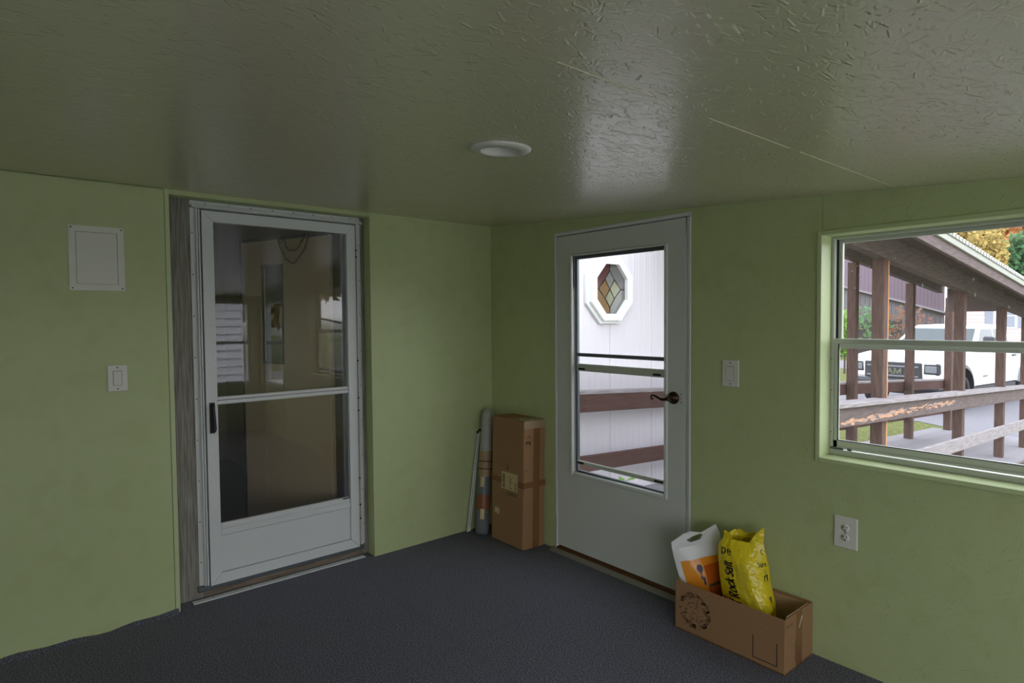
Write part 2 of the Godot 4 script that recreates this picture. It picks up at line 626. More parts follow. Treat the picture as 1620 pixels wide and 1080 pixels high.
func build_shell() -> void:
	# floor
	var fl := structure("floor", "dark blue grey carpet covering the whole porch floor", "carpet")
	var mb := MB.new()
	mb.bb(-4.6, 0.0, -0.12, 0.0, 0.0, 5.1)
	mb.bb(-2.12, -0.94, -0.12, 0.0, -0.115, 0.0)
	part("carpet", mb, M.carpet, fl)
	# carpet turned up unevenly against the wall left of the storm door
	mb = MB.new()
	for i in 50:
		var xa := -4.6 + 2.5 * i / 50.0
		var xb := -4.6 + 2.5 * (i + 1) / 50.0
		var ya := 0.012 + 0.007 * sin(xa * 11.0) + 0.005 * sin(xa * 27.0 + 1.0)
		var yb := 0.012 + 0.007 * sin(xb * 11.0) + 0.005 * sin(xb * 27.0 + 1.0)
		mb.quad(Vector3(xa, ya, 0.001), Vector3(xb, yb, 0.001), Vector3(xb, yb, 0.009), Vector3(xa, ya, 0.009), Vector3.UP)
		mb.quad(Vector3(xa, ya, 0.009), Vector3(xb, yb, 0.009), Vector3(xb, 0.0, 0.03), Vector3(xa, 0.0, 0.03), Vector3(0, 1, 1))
	part("carpet_edge", mb, M.carpet, fl)
	# ceiling: two boards with a seam, a round hole for the light in the first
	var ce := structure("ceiling", "glossy olive painted strand board ceiling sloping down to the window side", "ceiling")
	mb = MB.new()
	var lx := -1.512
	var lz := 1.99
	var hs := 0.13
	var rows := [[-4.6, 0.0, 0.0, lz - hs], [-4.6, 0.0, lz + hs, 2.648], [-4.6, lx - hs, lz - hs, lz + hs], [lx + hs, 0.0, lz - hs, lz + hs]]
	for r in rows:
		sloped(mb, r[0], r[1], r[2], r[3])
	for k in 32:
		var a0 := TAU * k / 32.0
		var a1 := TAU * (k + 1) / 32.0
		var p: Array[Vector3] = []
		for a in [a0, a1]:
			var d := Vector2(cos(a), sin(a))
			var s := hs / maxf(absf(d.x), absf(d.y))
			p.append(Vector3(lx + d.x * 0.078, roof_y(lz + d.y * 0.078), lz + d.y * 0.078))
			p.append(Vector3(lx + d.x * s, roof_y(lz + d.y * s), lz + d.y * s))
		mb.quad(p[0], p[1], p[3], p[2], Vector3.DOWN)
	part("ceiling_board", mb, M.ceiling, ce)
	mb = MB.new()
	sloped(mb, -4.6, 0.0, 2.6485, 5.1)
	part("ceiling_board", mb, M.ceiling, ce)
	# ridge of old paint along the seam
	mb = MB.new()
	for q in [[-0.86, -0.03, 0.0042], [-1.36, -0.92, 0.003], [-1.9, -1.5, 0.0016]]:
		mb.beam(Vector3(q[0], roof_y(2.6485), 2.6485), Vector3(q[1], roof_y(2.6485), 2.6485), q[2], 0.003, 0.0006)
	part("seam_ridge", mb, M.ceiling, ce)
	mb = MB.new()
	for i in 1:
		var o := Vector3(0, 0.03, 0)
		mb.quad(Vector3(-4.9, roof_y(-0.3), -0.3) + o, Vector3(0.2, roof_y(-0.3), -0.3) + o, Vector3(0.2, roof_y(5.4), 5.4) + o, Vector3(-4.9, roof_y(5.4), 5.4) + o, Vector3.DOWN)
		o.y = 0.2
		mb.quad(Vector3(-4.9, roof_y(-0.3), -0.3) + o, Vector3(0.2, roof_y(-0.3), -0.3) + o, Vector3(0.2, roof_y(5.4), 5.4) + o, Vector3(-4.9, roof_y(5.4), 5.4) + o, Vector3.UP)
	part("roof_deck", mb, M.shingle, ce)
	# right wall with door and window openings
	var wr := structure("wall_right", "green painted board wall holding the white glazed door and the window", "wall")
	var wall := [[0.0, 0.677, -0.12, 2.26], [0.677, 1.695, 2.073, 2.26], [1.6965, 2.337, -0.12, 1.895], [1.6965, 2.3555, 1.895, 2.26], [2.337, 3.32, -0.12, 0.879], [2.357, 3.32, 1.895, 2.26], [3.32, 4.2, -0.12, 2.26], [4.2, 5.0, -0.12, 0.66], [4.2, 5.0, 1.80, 2.26], [5.0, 5.1, -0.12, 2.26], [0.677, 1.695, -0.12, -0.002]]
	for w in wall:
		slab(wr, "wall_board", M.green, 0.0, 0.13, w[2], w[3], w[0], w[1])
	slab(wr, "seam_light_stop", M.weathered_y, 0.03, 0.1, 2.0, 2.26, 1.66, 1.74)  # backing strips added to stop light leaking through the board seams
	slab(wr, "seam_light_stop", M.weathered_y, 0.03, 0.1, 1.91, 2.26, 2.33, 2.39)
	# left wall (the house side) with the recess of the storm door
	var wl := structure("wall_left", "green painted board wall holding the recessed storm door", "wall")
	slab(wl, "wall_board", M.green_smooth, -4.6, -2.114, -0.12, 2.196, -0.09, 0.0)
	slab(wl, "wall_board", M.green_smooth, -0.97, 0.0, -0.12, 2.26, -0.09, 0.0)
	slab(wl, "wall_board", M.green_smooth, -2.09, -0.97, 2.176, 2.26, -0.09, -0.006)
	slab(wl, "corner_board", M.green_trim, -2.112, -2.09, 0.0, 2.205, -0.09, 0.002, 0.002)
	slab(wl, "wall_board", M.green_smooth, -4.6, -2.09, 2.197, 2.26, -0.09, -0.02)
	# old outside wall of the house, seen in the recess
	slab(wl, "recess_board", M.weathered_y, -2.2, -1.945, -0.12, 2.3, -0.13, -0.1)
	slab(wl, "recess_board", M.weathered_y, -1.02, -0.85, -0.12, 2.3, -0.13, -0.1)
	slab(wl, "recess_board", M.weathered_x, -1.945, -1.02, 2.12, 2.3, -0.13, -0.1)
	slab(wl, "sill_board", M.sill_wood, -1.955, -1.01, -0.05, 0.034, -0.16, -0.094)
	slab(wl, "house_wall", M.hall, -4.6, -1.93, -0.12, 2.6, -0.26, -0.13)
	slab(wl, "house_wall", M.hall, -1.03, 0.2, -0.12, 2.6, -0.26, -0.13)
	slab(wl, "house_wall", M.hall, -1.93, -1.03, 2.11, 2.6, -0.26, -0.13)
	slab(wl, "house_sill", M.dull_metal, -1.93, -1.03, -0.12, 0.045, -0.26, -0.13)
	# walls behind the viewer
	var wb := structure("wall_back", "green painted board wall with a window and an added glass door behind the viewer", "wall")
	for w in [[-4.6, -4.4, -0.12, 2.0], [-4.4, -2.1, -0.12, 0.02], [-4.4, -2.1, 1.80, 2.0], [-2.1, -1.85, -0.12, 2.0], [-1.85, -0.12, -0.12, 0.66], [-1.85, -0.12, 1.80, 2.0], [-0.12, 0.13, -0.12, 2.0]]:
		slab(wb, "wall_board", M.green, w[0], w[1], w[2], w[3], 5.1, 5.23)
	var ws := structure("wall_side", "plain green painted board wall on the side behind the viewer", "wall")
	slab(ws, "wall_board", M.green, -4.73, -4.6, -0.12, 2.3, -0.26, 5.23)
	plain_window("window_2", "white framed sash window in the back wall nearest the right wall", Vector3(-0.985, 1.23, 5.17), 1.73, 1.14, 0.0)
	plain_window("door_4", "unseen sliding glass door added in the back wall to let in more light", Vector3(-3.25, 0.91, 5.17), 2.3, 1.78, 0.0)  # unseen glass door, added to brighten the room
	plain_window("window_3", "white framed sash window in the right wall close to the back wall", Vector3(0.07, 1.23, 4.6), 0.8, 1.14, PI / 2)


func sloped(mb: MB, x0: float, x1: float, z0: float, z1: float) -> void:
	var h := Vector3(0, 0.018, 0)
	var a := Vector3(x0, roof_y(z0), z0)
	var b := Vector3(x1, roof_y(z0), z0)
	var c := Vector3(x1, roof_y(z1), z1)
	var d := Vector3(x0, roof_y(z1), z1)
	mb.quad(a, b, c, d, Vector3.DOWN)
	mb.quad(a + h, b + h, c + h, d + h, Vector3.UP)
	mb.quad(a, b, b + h, a + h, Vector3.FORWARD)
	mb.quad(d, c, c + h, d + h, Vector3.BACK)


func plain_window(called: String, label: String, at: Vector3, w: float, h: float, turn: float) -> void:
	var o := thing(called, label, "window", at, turn, "", "structure")
	var mb := MB.new()
	var t := 0.035
	mb.bb(-w / 2, w / 2, h / 2 - t, h / 2, -0.04, 0.04, 0.004)
	mb.bb(-w / 2, w / 2, -h / 2, -h / 2 + t, -0.04, 0.04, 0.004)
	mb.bb(-w / 2, -w / 2 + t, -h / 2 + t, h / 2 - t, -0.04, 0.04, 0.004)
	mb.bb(w / 2 - t, w / 2, -h / 2 + t, h / 2 - t, -0.04, 0.04, 0.004)
	part("frame", mb, M.white_paint, o)
	mb = MB.new()
	mb.bb(-w / 2 + t, w / 2 - t, -0.02, 0.02, -0.02, 0.02, 0.004)
	part("meeting_rail", mb, M.alu, o)
	for s in [-1, 1]:
		mb = MB.new()
		var a: float = s * 0.02
		var b: float = s * (h / 2 - t)
		mb.quad(Vector3(-w / 2 + t, a, 0), Vector3(w / 2 - t, a, 0), Vector3(w / 2 - t, b, 0), Vector3(-w / 2 + t, b, 0), Vector3.BACK)
		part("pane", mb, M.glass, o)


func build_window() -> void:
	var o := structure("window_1", "aluminium sash window in a deep pale green reveal looking onto the ramp", "window")
	var z0 := 2.357
	var z1 := 3.30
	var y0 := 0.899
	var y1 := 1.875
	# lining boards
	slab(o, "lining", M.green_trim, -0.008, 0.11, y0 - 0.02, y1 + 0.02, z0 - 0.02, z0, 0.002)
	slab(o, "lining", M.green_trim, -0.008, 0.11, y0 - 0.02, y1 + 0.02, z1, z1 + 0.02, 0.002)
	slab(o, "lining", M.green_trim, -0.008, 0.11, y1, y1 + 0.02, z0, z1, 0.002)
	slab(o, "sill", M.green_trim, -0.014, 0.11, y0 - 0.02, y0, z0, z1, 0.002)
	# outer aluminium frame
	var mb := MB.new()
	mb.bb(0.095, 0.15, y0, y1, z0, z0 + 0.014, 0.002)
	mb.bb(0.095, 0.15, y0, y1, z1 - 0.014, z1, 0.002)
	mb.bb(0.095, 0.15, y1 - 0.012, y1, z0 + 0.014, z1 - 0.014, 0.002)
	mb.bb(0.095, 0.15, y0, y0 + 0.022, z0 + 0.014, z1 - 0.014, 0.002)
	part("frame", mb, M.alu, o)
	mb = MB.new()
	mb.bb(0.118, 0.148, y0 + 0.022, y1 - 0.012, z0 + 0.014, z0 + 0.019)
	part("track", mb, M.seal, o)
	# upper sash, outer track
	mb = MB.new()
	mb.bb(0.124, 0.144, 1.40, y1 - 0.012, z0 + 0.019, z0 + 0.036, 0.002)
	mb.bb(0.124, 0.144, 1.40, y1 - 0.012, z1 - 0.036, z1 - 0.014, 0.002)
	mb.bb(0.124, 0.144, y1 - 0.028, y1 - 0.012, z0 + 0.036, z1 - 0.036, 0.002)
	mb.bb(0.124, 0.144, 1.378, 1.40, z0 + 0.019, z1 - 0.014, 0.002)
	var up := part("upper_sash", mb, M.alu, o)
	mb = MB.new()
	mb.quad(Vector3(0.134, 1.40, z0 + 0.036), Vector3(0.134, y1 - 0.028, z0 + 0.036), Vector3(0.134, y1 - 0.028, z1 - 0.036), Vector3(0.134, 1.40, z1 - 0.036), Vector3.LEFT)
	part("pane", mb, M.glass_dirty, up)
	# lower sash, inner track
	mb = MB.new()
	mb.bb(0.098, 0.118, y0 + 0.03, 1.42, z0 + 0.014, z0 + 0.034, 0.003)
	mb.bb(0.098, 0.118, y0 + 0.03, 1.42, z1 - 0.036, z1 - 0.014, 0.003)
	mb.bb(0.096, 0.12, 1.398, 1.422, z0 + 0.008, z1 - 0.014, 0.003)
	mb.bb(0.098, 0.118, y0 + 0.028, y0 + 0.068, z0 + 0.014, z1 - 0.014, 0.003)
	mb.bb(0.09, 0.1, y0 + 0.03, y0 + 0.04, z0 + 0.03, z1 - 0.03, 0.002)
	var low := part("lower_sash", mb, M.alu, o)
	mb = MB.new()
	mb.quad(Vector3(0.108, y0 + 0.068, z0 + 0.034), Vector3(0.108, 1.398, z0 + 0.034), Vector3(0.108, 1.398, z1 - 0.036), Vector3(0.108, y0 + 0.068, z1 - 0.036), Vector3.LEFT)
	part("pane", mb, M.glass_dirty, low)
	slab(low, "gasket", M.seal, 0.096, 0.1, y0 + 0.066, y0 + 0.069, z0 + 0.034, z1 - 0.036)
	slab(low, "gasket", M.seal, 0.096, 0.1, y0 + 0.066, 1.398, z0 + 0.0335, z0 + 0.0365)
	slab(low, "latch", M.dull_metal, 0.085, 0.098, y0 + 0.026, y0 + 0.036, z0 + 0.006, z0 + 0.062, 0.003)
	slab(low, "latch", M.dull_metal, 0.085, 0.098, y0 + 0.026, y0 + 0.038, z0 + 0.078, z0 + 0.096, 0.003)
	for y in [0.93, 1.0, 1.19, 1.33]:
		var s := MB.new()
		s.xf = Transform3D(Basis(), Vector3(0.096, y, z0 + 0.006))
		s.box(Vector3.ZERO, Vector3(0.003, 0.006, 0.006), 0.0012)
		part("screw", s, M.seal, o)
	# dried drops on the outer pane
	rng.seed = 4
	for d in [[1.755, 2.424, 0.006], [1.72, 2.43, 0.004], [1.735, 2.50, 0.003], [1.742, 2.452, 0.003], [1.765, 2.60, 0.005], [1.645, 2.70, 0.020], [1.66, 2.87, 0.014], [1.60, 2.876, 0.02], [1.55, 2.98, 0.012], [1.645, 2.445, 0.004], [1.70, 2.46, 0.003]]:
		mb = MB.new()
		mb.xf = Transform3D(Basis().scaled(Vector3(0.4, maxf(1.0, d[2] / 0.005), 1.0)), Vector3(0.131, d[0], d[1]))
		mb.lathe(PackedVector2Array([Vector2(0, -0.0022), Vector2(0.0016, -0.0014), Vector2(0.002, 0), Vector2(0.0012, 0.0014), Vector2(0, 0.0022)]), 8)
		part("dried_drop", mb, M.white_paint, up)


func build_storm_door() -> void:
	var o := structure("door_1", "white aluminium storm door with two glass panes and black handle in grey wood recess", "door")
	# frame bars screwed to the face
	var mb := MB.new()
	mb.bb(-1.977, -1.958, 0.07, 2.135, -0.1, -0.092, 0.002)
	mb.bb(-1.952, -1.943, 0.066, 2.135, -0.1, -0.074, 0.003)
	mb.bb(-1.958, -1.93, 0.066, 2.135, -0.102, -0.097)
	mb.bb(-1.938, -1.930, 0.064, 2.13, -0.1, -0.078, 0.002)
	part("frame_bar", mb, M.white_metal, o)
	mb = MB.new()
	mb.bb(-1.026, -1.012, 0.07, 2.135, -0.1, -0.072, 0.003)
	mb.bb(-1.012, -0.992, 0.07, 2.135, -0.1, -0.092, 0.002)
	part("frame_bar", mb, M.white_metal, o)
	mb = MB.new()
	mb.bb(-1.977, -0.995, 2.150, 2.174, -0.1, -0.088, 0.002)
	mb.bb(-1.972, -0.99, 2.138, 2.151, -0.1, -0.066, 0.003)
	mb.bb(-1.962, -0.985, 2.132, 2.139, -0.1, -0.056, 0.002)
	part("drip_cap", mb, M.white_metal, o)
	var scr := MB.new()
	scr.box(Vector3.ZERO, Vector3(0.007, 0.007, 0.004), 0.002)
	var sm := scr.done()
	for k in 9:
		share("screw", sm, M.screw, o, Transform3D(Basis(), Vector3(-1.967, 0.2 + k * 0.225, -0.0912)))
		share("screw", sm, M.screw, o, Transform3D(Basis(), Vector3(-1.001, 0.2 + k * 0.225, -0.0912)))
	for k in 8:
		share("screw", sm, M.screw, o, Transform3D(Basis(), Vector3(-1.9 + k * 0.12, 2.162, -0.0872)))
	# the leaf: mitred stiles and rails, front face at z = -0.079
	var x0 := -1.921
	var x1 := -1.031
	var y0 := 0.058
	var y1 := 2.124
	var w := 0.058
	var zb := -0.118
	var d := Vector3(0, 0, 0.036)
	var e := 0.0012
	mb = MB.new()
	mb.extrude(PackedVector2Array([Vector2(x0, y0), Vector2(x0, y1), Vector2(x0 + w, y1 - w - e), Vector2(x0 + w, y0 + w + e)]), Vector3(0, 0, zb), Vector3.RIGHT, Vector3.UP, d)
	part("stile", mb, M.white_metal, o)
	mb = MB.new()
	mb.extrude(PackedVector2Array([Vector2(x1, y0), Vector2(x1, y1), Vector2(x1 - w, y1 - w - e), Vector2(x1 - w, y0 + w + e)]), Vector3(0, 0, zb), Vector3.RIGHT, Vector3.UP, d)
	part("stile", mb, M.white_metal, o)
	mb = MB.new()
	mb.extrude(PackedVector2Array([Vector2(x0 + e, y1), Vector2(x1 - e, y1), Vector2(x1 - w - e, y1 - w), Vector2(x0 + w + e, y1 - w)]), Vector3(0, 0, zb), Vector3.RIGHT, Vector3.UP, d)
	part("top_rail", mb, M.white_metal, o)
	mb = MB.new()
	mb.extrude(PackedVector2Array([Vector2(x0 + e, y0), Vector2(x1 - e, y0), Vector2(x1 - w - e, y0 + w), Vector2(x0 + w + e, y0 + w)]), Vector3(0, 0, zb), Vector3.RIGHT, Vector3.UP, d)
	part("bottom_rail", mb, M.white_metal, o)
	mb = MB.new()
	mb.bb(x0 + w, x1 - w, 0.325, 0.352, zb, -0.085, 0.004)
	mb.bb(x0 + w, x1 - w, 0.352, 0.358, zb, -0.094)
	mb.bb(x0 + w, x1 - w, 0.358, 0.392, zb, -0.088, 0.006)
	part("kick_rail", mb, M.white_metal, o)
	mb = MB.new()
	mb.bb(x0 + w, x1 - w, y0 + w + 0.002, 0.323, zb + 0.008, -0.092, 0.003)
	part("kick_panel", mb, M.white_metal, o)
	mb = MB.new()
	mb.bb(x0 + w, x1 - w, 1.060, 1.082, zb + 0.004, -0.088, 0.003)
	mb.bb(x0 + w, x1 - w, 1.084, 1.102, zb + 0.004, -0.092, 0.003)
	part("middle_rail", mb, M.white_metal, o)
	mb = MB.new()
	mb.bb(x1 - w - 0.03, x1 - w, 0.392, y1 - w, zb, zb + 0.006)
	part("inner_stop", mb, M.dull_metal, o)
	for p in [[0.392, 1.060], [1.102, y1 - w]]:
		mb = MB.new()
		for z in [-0.1, -0.104]:
			mb.quad(Vector3(x0 + w, p[0], z), Vector3(x1 - w, p[0], z), Vector3(x1 - w, p[1], z), Vector3(x0 + w, p[1], z), Vector3.BACK)
		part("pane", mb, M.glass, o)
	slab(o, "sash_latch", M.dull_metal, -1.14, -1.095, 0.384, 0.393, -0.09, -0.082, 0.002)
	slab(o, "hinge_bar", M.seal, -1.0305, -1.0265, 0.07, 2.13, -0.104, -0.096)
	for y in [0.24, 0.33, 0.5, 0.94, 1.02, 1.26, 1.96, 1.92]:
		slab(o, "hinge_knuckle", M.seal, -1.0312, -1.0255, y, y + 0.008, -0.09, -0.068)
	# handle
	mb = MB.new()
	mb.bb(-1.907, -1.879, 0.905, 1.075, -0.082, -0.076, 0.003)
	mb.bb(-1.903, -1.884, 1.03, 1.066, -0.078, -0.048, 0.005)
	mb.beam(Vector3(-1.893, 1.05, -0.054), Vector3(-1.887, 0.925, -0.05), 0.016, 0.012, 0.004, Vector3.BACK)
	mb.bb(-1.896, -1.88, 0.915, 0.935, -0.078, -0.05, 0.004)
	part("handle", mb, M.black, o, "black lever handle")
	# sill plate below the leaf
	slab(o, "sill_plate", M.dull_metal, -1.985, -1.0, 0.036, 0.066, -0.125, -0.083, 0.002)
	# white carpet strip on the floor
	var st := thing("carpet_strip", "thin white metal strip holding down the carpet before the storm door", "floor strip", Vector3(-1.52, 0, -0.052))
	mb = MB.new()
	mb.extrude(PackedVector2Array([Vector2(-0.024, 0), Vector2(0.024, 0), Vector2(0.018, 0.004), Vector2(-0.018, 0.004)]), Vector3(-0.5, 0.0005, 0), Vector3(0, 0, 1), Vector3.UP, Vector3(1.0, 0, 0))
	part("strip", mb, M.white_paint, st)
	for k in 5:
		share("screw", sm, M.screw, st, Transform3D(Basis(Vector3.RIGHT, PI / 2), Vector3(-0.4 + k * 0.2, 0.005, 0)))


func build_hall() -> void:
	var h := structure("wall_hall", "dim tan walls of the room behind the storm door", "wall")
	slab(h, "side_wall", M.hall, -2.35, -2.25, 0.045, 2.5, -3.4, -0.26)
	slab(h, "far_wall", M.hall, -2.35, 0.3, 0.045, 2.5, -3.5, -3.4)
	slab(h, "side_wall", M.hall, -0.95, -0.85, 0.045, 2.5, -3.4, -0.26)
	var f := structure("floor_hall", "dim brown floor of the room behind the storm door", "floor")
	slab(f, "flooring", M.hall_floor, -2.35, 0.3, -0.1, 0.045, -3.5, -0.26)
	var c := structure("ceiling_hall", "dim tan ceiling of the room behind the storm door", "ceiling")
	slab(c, "ceiling_board", M.hall, -2.35, 0.3, 2.5, 2.6, -3.5, -0.26)
	# inner entry door, swung open into the hall, hinged on the right
	var d := thing("door_3", "cream inner entry door standing open behind the storm door, with narrow dark lite", "door", Vector3(-1.10, 0, -0.30), 0.0, "", "structure")
	d.rotation.y = PI + deg_to_rad(-66.0)
	var mb := MB.new()
	var lw := [0.42, 0.60]
	var ly := [1.235, 1.90]
	mb.bb(0, lw[0], 0.06, 2.09, -0.02, 0.02, 0.003)
	mb.bb(lw[1], 0.82, 0.06, 2.09, -0.02, 0.02, 0.003)
	mb.bb(lw[0], lw[1], 0.06, ly[0], -0.02, 0.02, 0.0)
	mb.bb(lw[0], lw[1], ly[1], 2.09, -0.02, 0.02, 0.0)
	part("leaf", mb, M.cream, d)
	mb = MB.new()
	for s in [-1, 1]:
		mb.bb(lw[0] - 0.012, lw[0] + 0.01, ly[0] - 0.012, ly[1] + 0.012, s * 0.02, s * 0.026, 0.002)
		mb.bb(lw[1] - 0.01, lw[1] + 0.012, ly[0] - 0.012, ly[1] + 0.012, s * 0.02, s * 0.026, 0.002)
		mb.bb(lw[0] + 0.01, lw[1] - 0.01, ly[0] - 0.012, ly[0] + 0.01, s * 0.02, s * 0.026, 0.002)
		mb.bb(lw[0] + 0.01, lw[1] - 0.01, ly[1] - 0.01, ly[1] + 0.012, s * 0.02, s * 0.026, 0.002)
	part("lite_frame", mb, M.seal, d)
	mb = MB.new()
	mb.bb(lw[0], lw[1], ly[0], ly[1], -0.004, 0.004)
	part("lite_glass", mb, M.lite_dark, d)
	mb = MB.new()
	mb.bb(0.803, 0.826, 0.06, 2.098, -0.024, 0.024, 0.001)
	mb.bb(0.0, 0.803, 2.078, 2.098, -0.024, 0.024, 0.001)
	part("weather_strip", mb, M.seal, d)
	mb = MB.new()
	mb.xf = Transform3D(Basis(Vector3.RIGHT, PI / 2), Vector3(0.76, 1.02, 0.02))
	mb.lathe(PackedVector2Array([Vector2(0.03, 0), Vector2(0.03, 0.006), Vector2(0.012, 0.01), Vector2(0.012, 0.03), Vector2(0.026, 0.045), Vector2(0.022, 0.06), Vector2(0, 0.064)]), 16)
	part("knob", mb, M.bronze, d)
	# twig garland over the top of that door
	var g := thing("twig_garland", "thin dark twig garland hanging from the top of the cream inner door", "garland", d.position, d.rotation.y)
	rng.seed = 12
	for L in [[0.15, 0.45, 0.19], [0.19, 0.40, 0.11]]:
		var pts := []
		for i in 15:
			var t := i / 14.0
			pts.append(Vector3(lerpf(L[0], L[1], t) + rng.randf_range(-0.006, 0.006), 2.099 - L[2] * sin(PI * t) + rng.randf_range(-0.006, 0.006), -0.032 - rng.randf_range(0, 0.006)))
		mb = MB.new()
		mb.tube(pts, [0.0035], 5)
		for i in range(1, 14):
			var p: Vector3 = pts[i]
			mb.tube([p, p + Vector3(rng.randf_range(-0.03, 0.03), rng.randf_range(-0.025, 0.025), rng.randf_range(0, 0.01))], [0.002, 0.001], 4)
		part("twig", mb, M.twig, g)


func build_glazed_door() -> void:
	var o := structure("door_2", "white steel door with a tall glass lite and bronze lever in the right wall", "door")
	# jambs
	slab(o, "jamb", M.white_paint, -0.006, 0.13, -0.002, 2.073, 0.677, 0.686, 0.002)
	var mb := MB.new()
	mb.bb(-0.004, 0.13, -0.002, 2.05, 1.680, 1.696, 0.003)
	mb.bb(0.004, 0.13, -0.002, 2.05, 1.666, 1.680, 0.003)
	part("jamb", mb, M.white_paint, o)
	slab(o, "head_jamb", M.white_paint, -0.006, 0.13, 2.052, 2.073, 0.686, 1.696, 0.002)
	slab(o, "weather_strip", M.white_plastic, 0.05, 0.058, 0.03, 2.052, 0.686, 0.7)
	slab(o, "weather_strip", M.white_plastic, 0.05, 0.058, 2.038, 2.052, 0.69, 1.66)
	# slab with the lite opening
	var z0 := 0.691
	var z1 := 1.656
	var a0 := 0.835
	var a1 := 1.527
	var b0 := 0.545
	var b1 := 1.913
	mb = MB.new()
	mb.bb(0.004, 0.048, 0.036, 2.047, z0, a0)
	mb.bb(0.004, 0.048, 0.036, 2.047, a1, z1)
	mb.bb(0.004, 0.048, 0.036, b0, a0, a1)
	mb.bb(0.004, 0.048, b1, 2.047, a0, a1)
	part("slab", mb, M.white_steel, o)
	# raised moulding round the lite
	mb = MB.new()
	var t := 0.022
	mb.bb(-0.010, 0.02, b0 - t, b1 + t * 0.4, a0 - t, a0, 0.005)
	mb.bb(-0.006, 0.02, b0 - t, b1 + t * 0.4, a1, a1 + t, 0.005)
	mb.bb(-0.008, 0.02, b1, b1 + t * 0.6, a0, a1, 0.004)
	mb.bb(-0.006, 0.02, b0 - t, b0, a0, a1, 0.004)
	part("lite_moulding", mb, M.white_steel, o)
	mb = MB.new()
	mb.bb(0.02, 0.04, b0, b1, a0, a0 + 0.022, 0.002)
	mb.bb(0.02, 0.04, b0, b1, a1 - 0.010, a1, 0.002)
	mb.bb(0.02, 0.04, b1 - 0.02, b1, a0 + 0.022, a1 - 0.010, 0.002)
	mb.bb(0.02, 0.04, b0, b0 + 0.012, a0 + 0.022, a1 - 0.010, 0.002)
	part("lite_frame", mb, M.dull_metal, o)
	var c0 := a0 + 0.022
	var c1 := a1 - 0.010
	mb = MB.new()
	mb.bb(0.014, 0.026, 1.283, 1.305, c0, c1, 0.002)
	part("thin_bar", mb, M.dull_metal, o)
	mb = MB.new()
	mb.bb(0.008, 0.03, 1.192, 1.238, c0, c1, 0.003)
	part("sash_bar", mb, M.alu, o)
	mb = MB.new()
	mb.bb(0.010, 0.026, 0.597, 0.622, c0, c1, 0.003)
	part("sash_bar", mb, M.alu, o)
	for p in [[1.192, c0 + 0.02], [1.192, c1 - 0.07], [0.597, c0 + 0.005], [0.597, c1 - 0.06]]:
		slab(o, "slide_latch", M.seal, 0.004, 0.012, p[0] + 0.008, p[0] + 0.02, p[1], p[1] + 0.055, 0.002)
	for p in [[1.238, b1 - 0.02, 0.036], [0.558, 1.21, 0.034]]:
		mb = MB.new()
		mb.quad(Vector3(p[2], p[0], c0), Vector3(p[2], p[1], c0), Vector3(p[2], p[1], c1), Vector3(p[2], p[0], c1), Vector3.LEFT)
		part("pane", mb, M.glass, o)
	mb = MB.new()
	mb.quad(Vector3(0.022, 0.622, c0), Vector3(0.022, 1.195, c0), Vector3(0.022, 1.195, c1), Vector3(0.022, 0.622, c1), Vector3.LEFT)
	part("insect_screen", mb, M.screen, o)
	# lever handle with a scroll end
	mb = MB.new()
	mb.xf = Transform3D(Basis(Vector3.BACK, PI / 2), Vector3(0.004, 1.089, 1.588))
	mb.lathe(PackedVector2Array([Vector2(0.034, 0), Vector2(0.034, 0.006), Vector2(0.030, 0.013), Vector2(0.02, 0.018), Vector2(0.013, 0.022), Vector2(0.011, 0.05), Vector2(0.013, 0.058), Vector2(0.008, 0.064), Vector2(0, 0.066)]), 24)
	mb.xf = Transform3D()
	var pts := [Vector3(-0.052, 1.089, 1.588), Vector3(-0.055, 1.084, 1.568), Vector3(-0.056, 1.083, 1.55), Vector3(-0.056, 1.089, 1.532), Vector3(-0.056, 1.097, 1.514), Vector3(-0.056, 1.101, 1.498), Vector3(-0.055, 1.099, 1.486), Vector3(-0.055, 1.090, 1.480), Vector3(-0.055, 1.081, 1.483), Vector3(-0.055, 1.077, 1.491), Vector3(-0.055, 1.081, 1.498), Vector3(-0.055, 1.087, 1.495)]
	mb.tube(pts, [0.010, 0.0095, 0.009, 0.008, 0.007, 0.006, 0.0055, 0.005, 0.005, 0.0045, 0.004, 0.004], 10)
	part("lever_handle", mb, M.bronze, o, "dark bronze lever handle with scroll end")
	for y in [1.068, 1.089, 1.112]:
		mb = MB.new()
		mb.xf = Transform3D(Basis(Vector3.BACK, PI / 2), Vector3(0.004, y, 1.634))
		mb.lathe(PackedVector2Array([Vector2(0.0035, 0), Vector2(0.003, 0.001), Vector2(0, 0.0012)]), 8)
		part("screw", mb, M.seal, o)
	for y in [0.14, 0.9, 1.72]:
		slab(o, "hinge", M.white_paint, -0.008, 0.004, y, y + 0.1, 0.684, 0.692, 0.002)
	# threshold
	slab(o, "threshold_wood", M.brown_wood_z, -0.0115, 0.06, 0.0005, 0.026, 0.687, 1.66, 0.003)
	mb = MB.new()
	mb.extrude(PackedVector2Array([Vector2(-0.05, 0.0005), Vector2(-0.012, 0.0005), Vector2(-0.012, 0.016), Vector2(-0.022, 0.016)]), Vector3(0, 0, 0.655), Vector3.RIGHT, Vector3.UP, Vector3(0, 0, 1.045))
	part("threshold_strip", mb, M.threshold, o)


# ---------------------------------------------------------------- things in the room

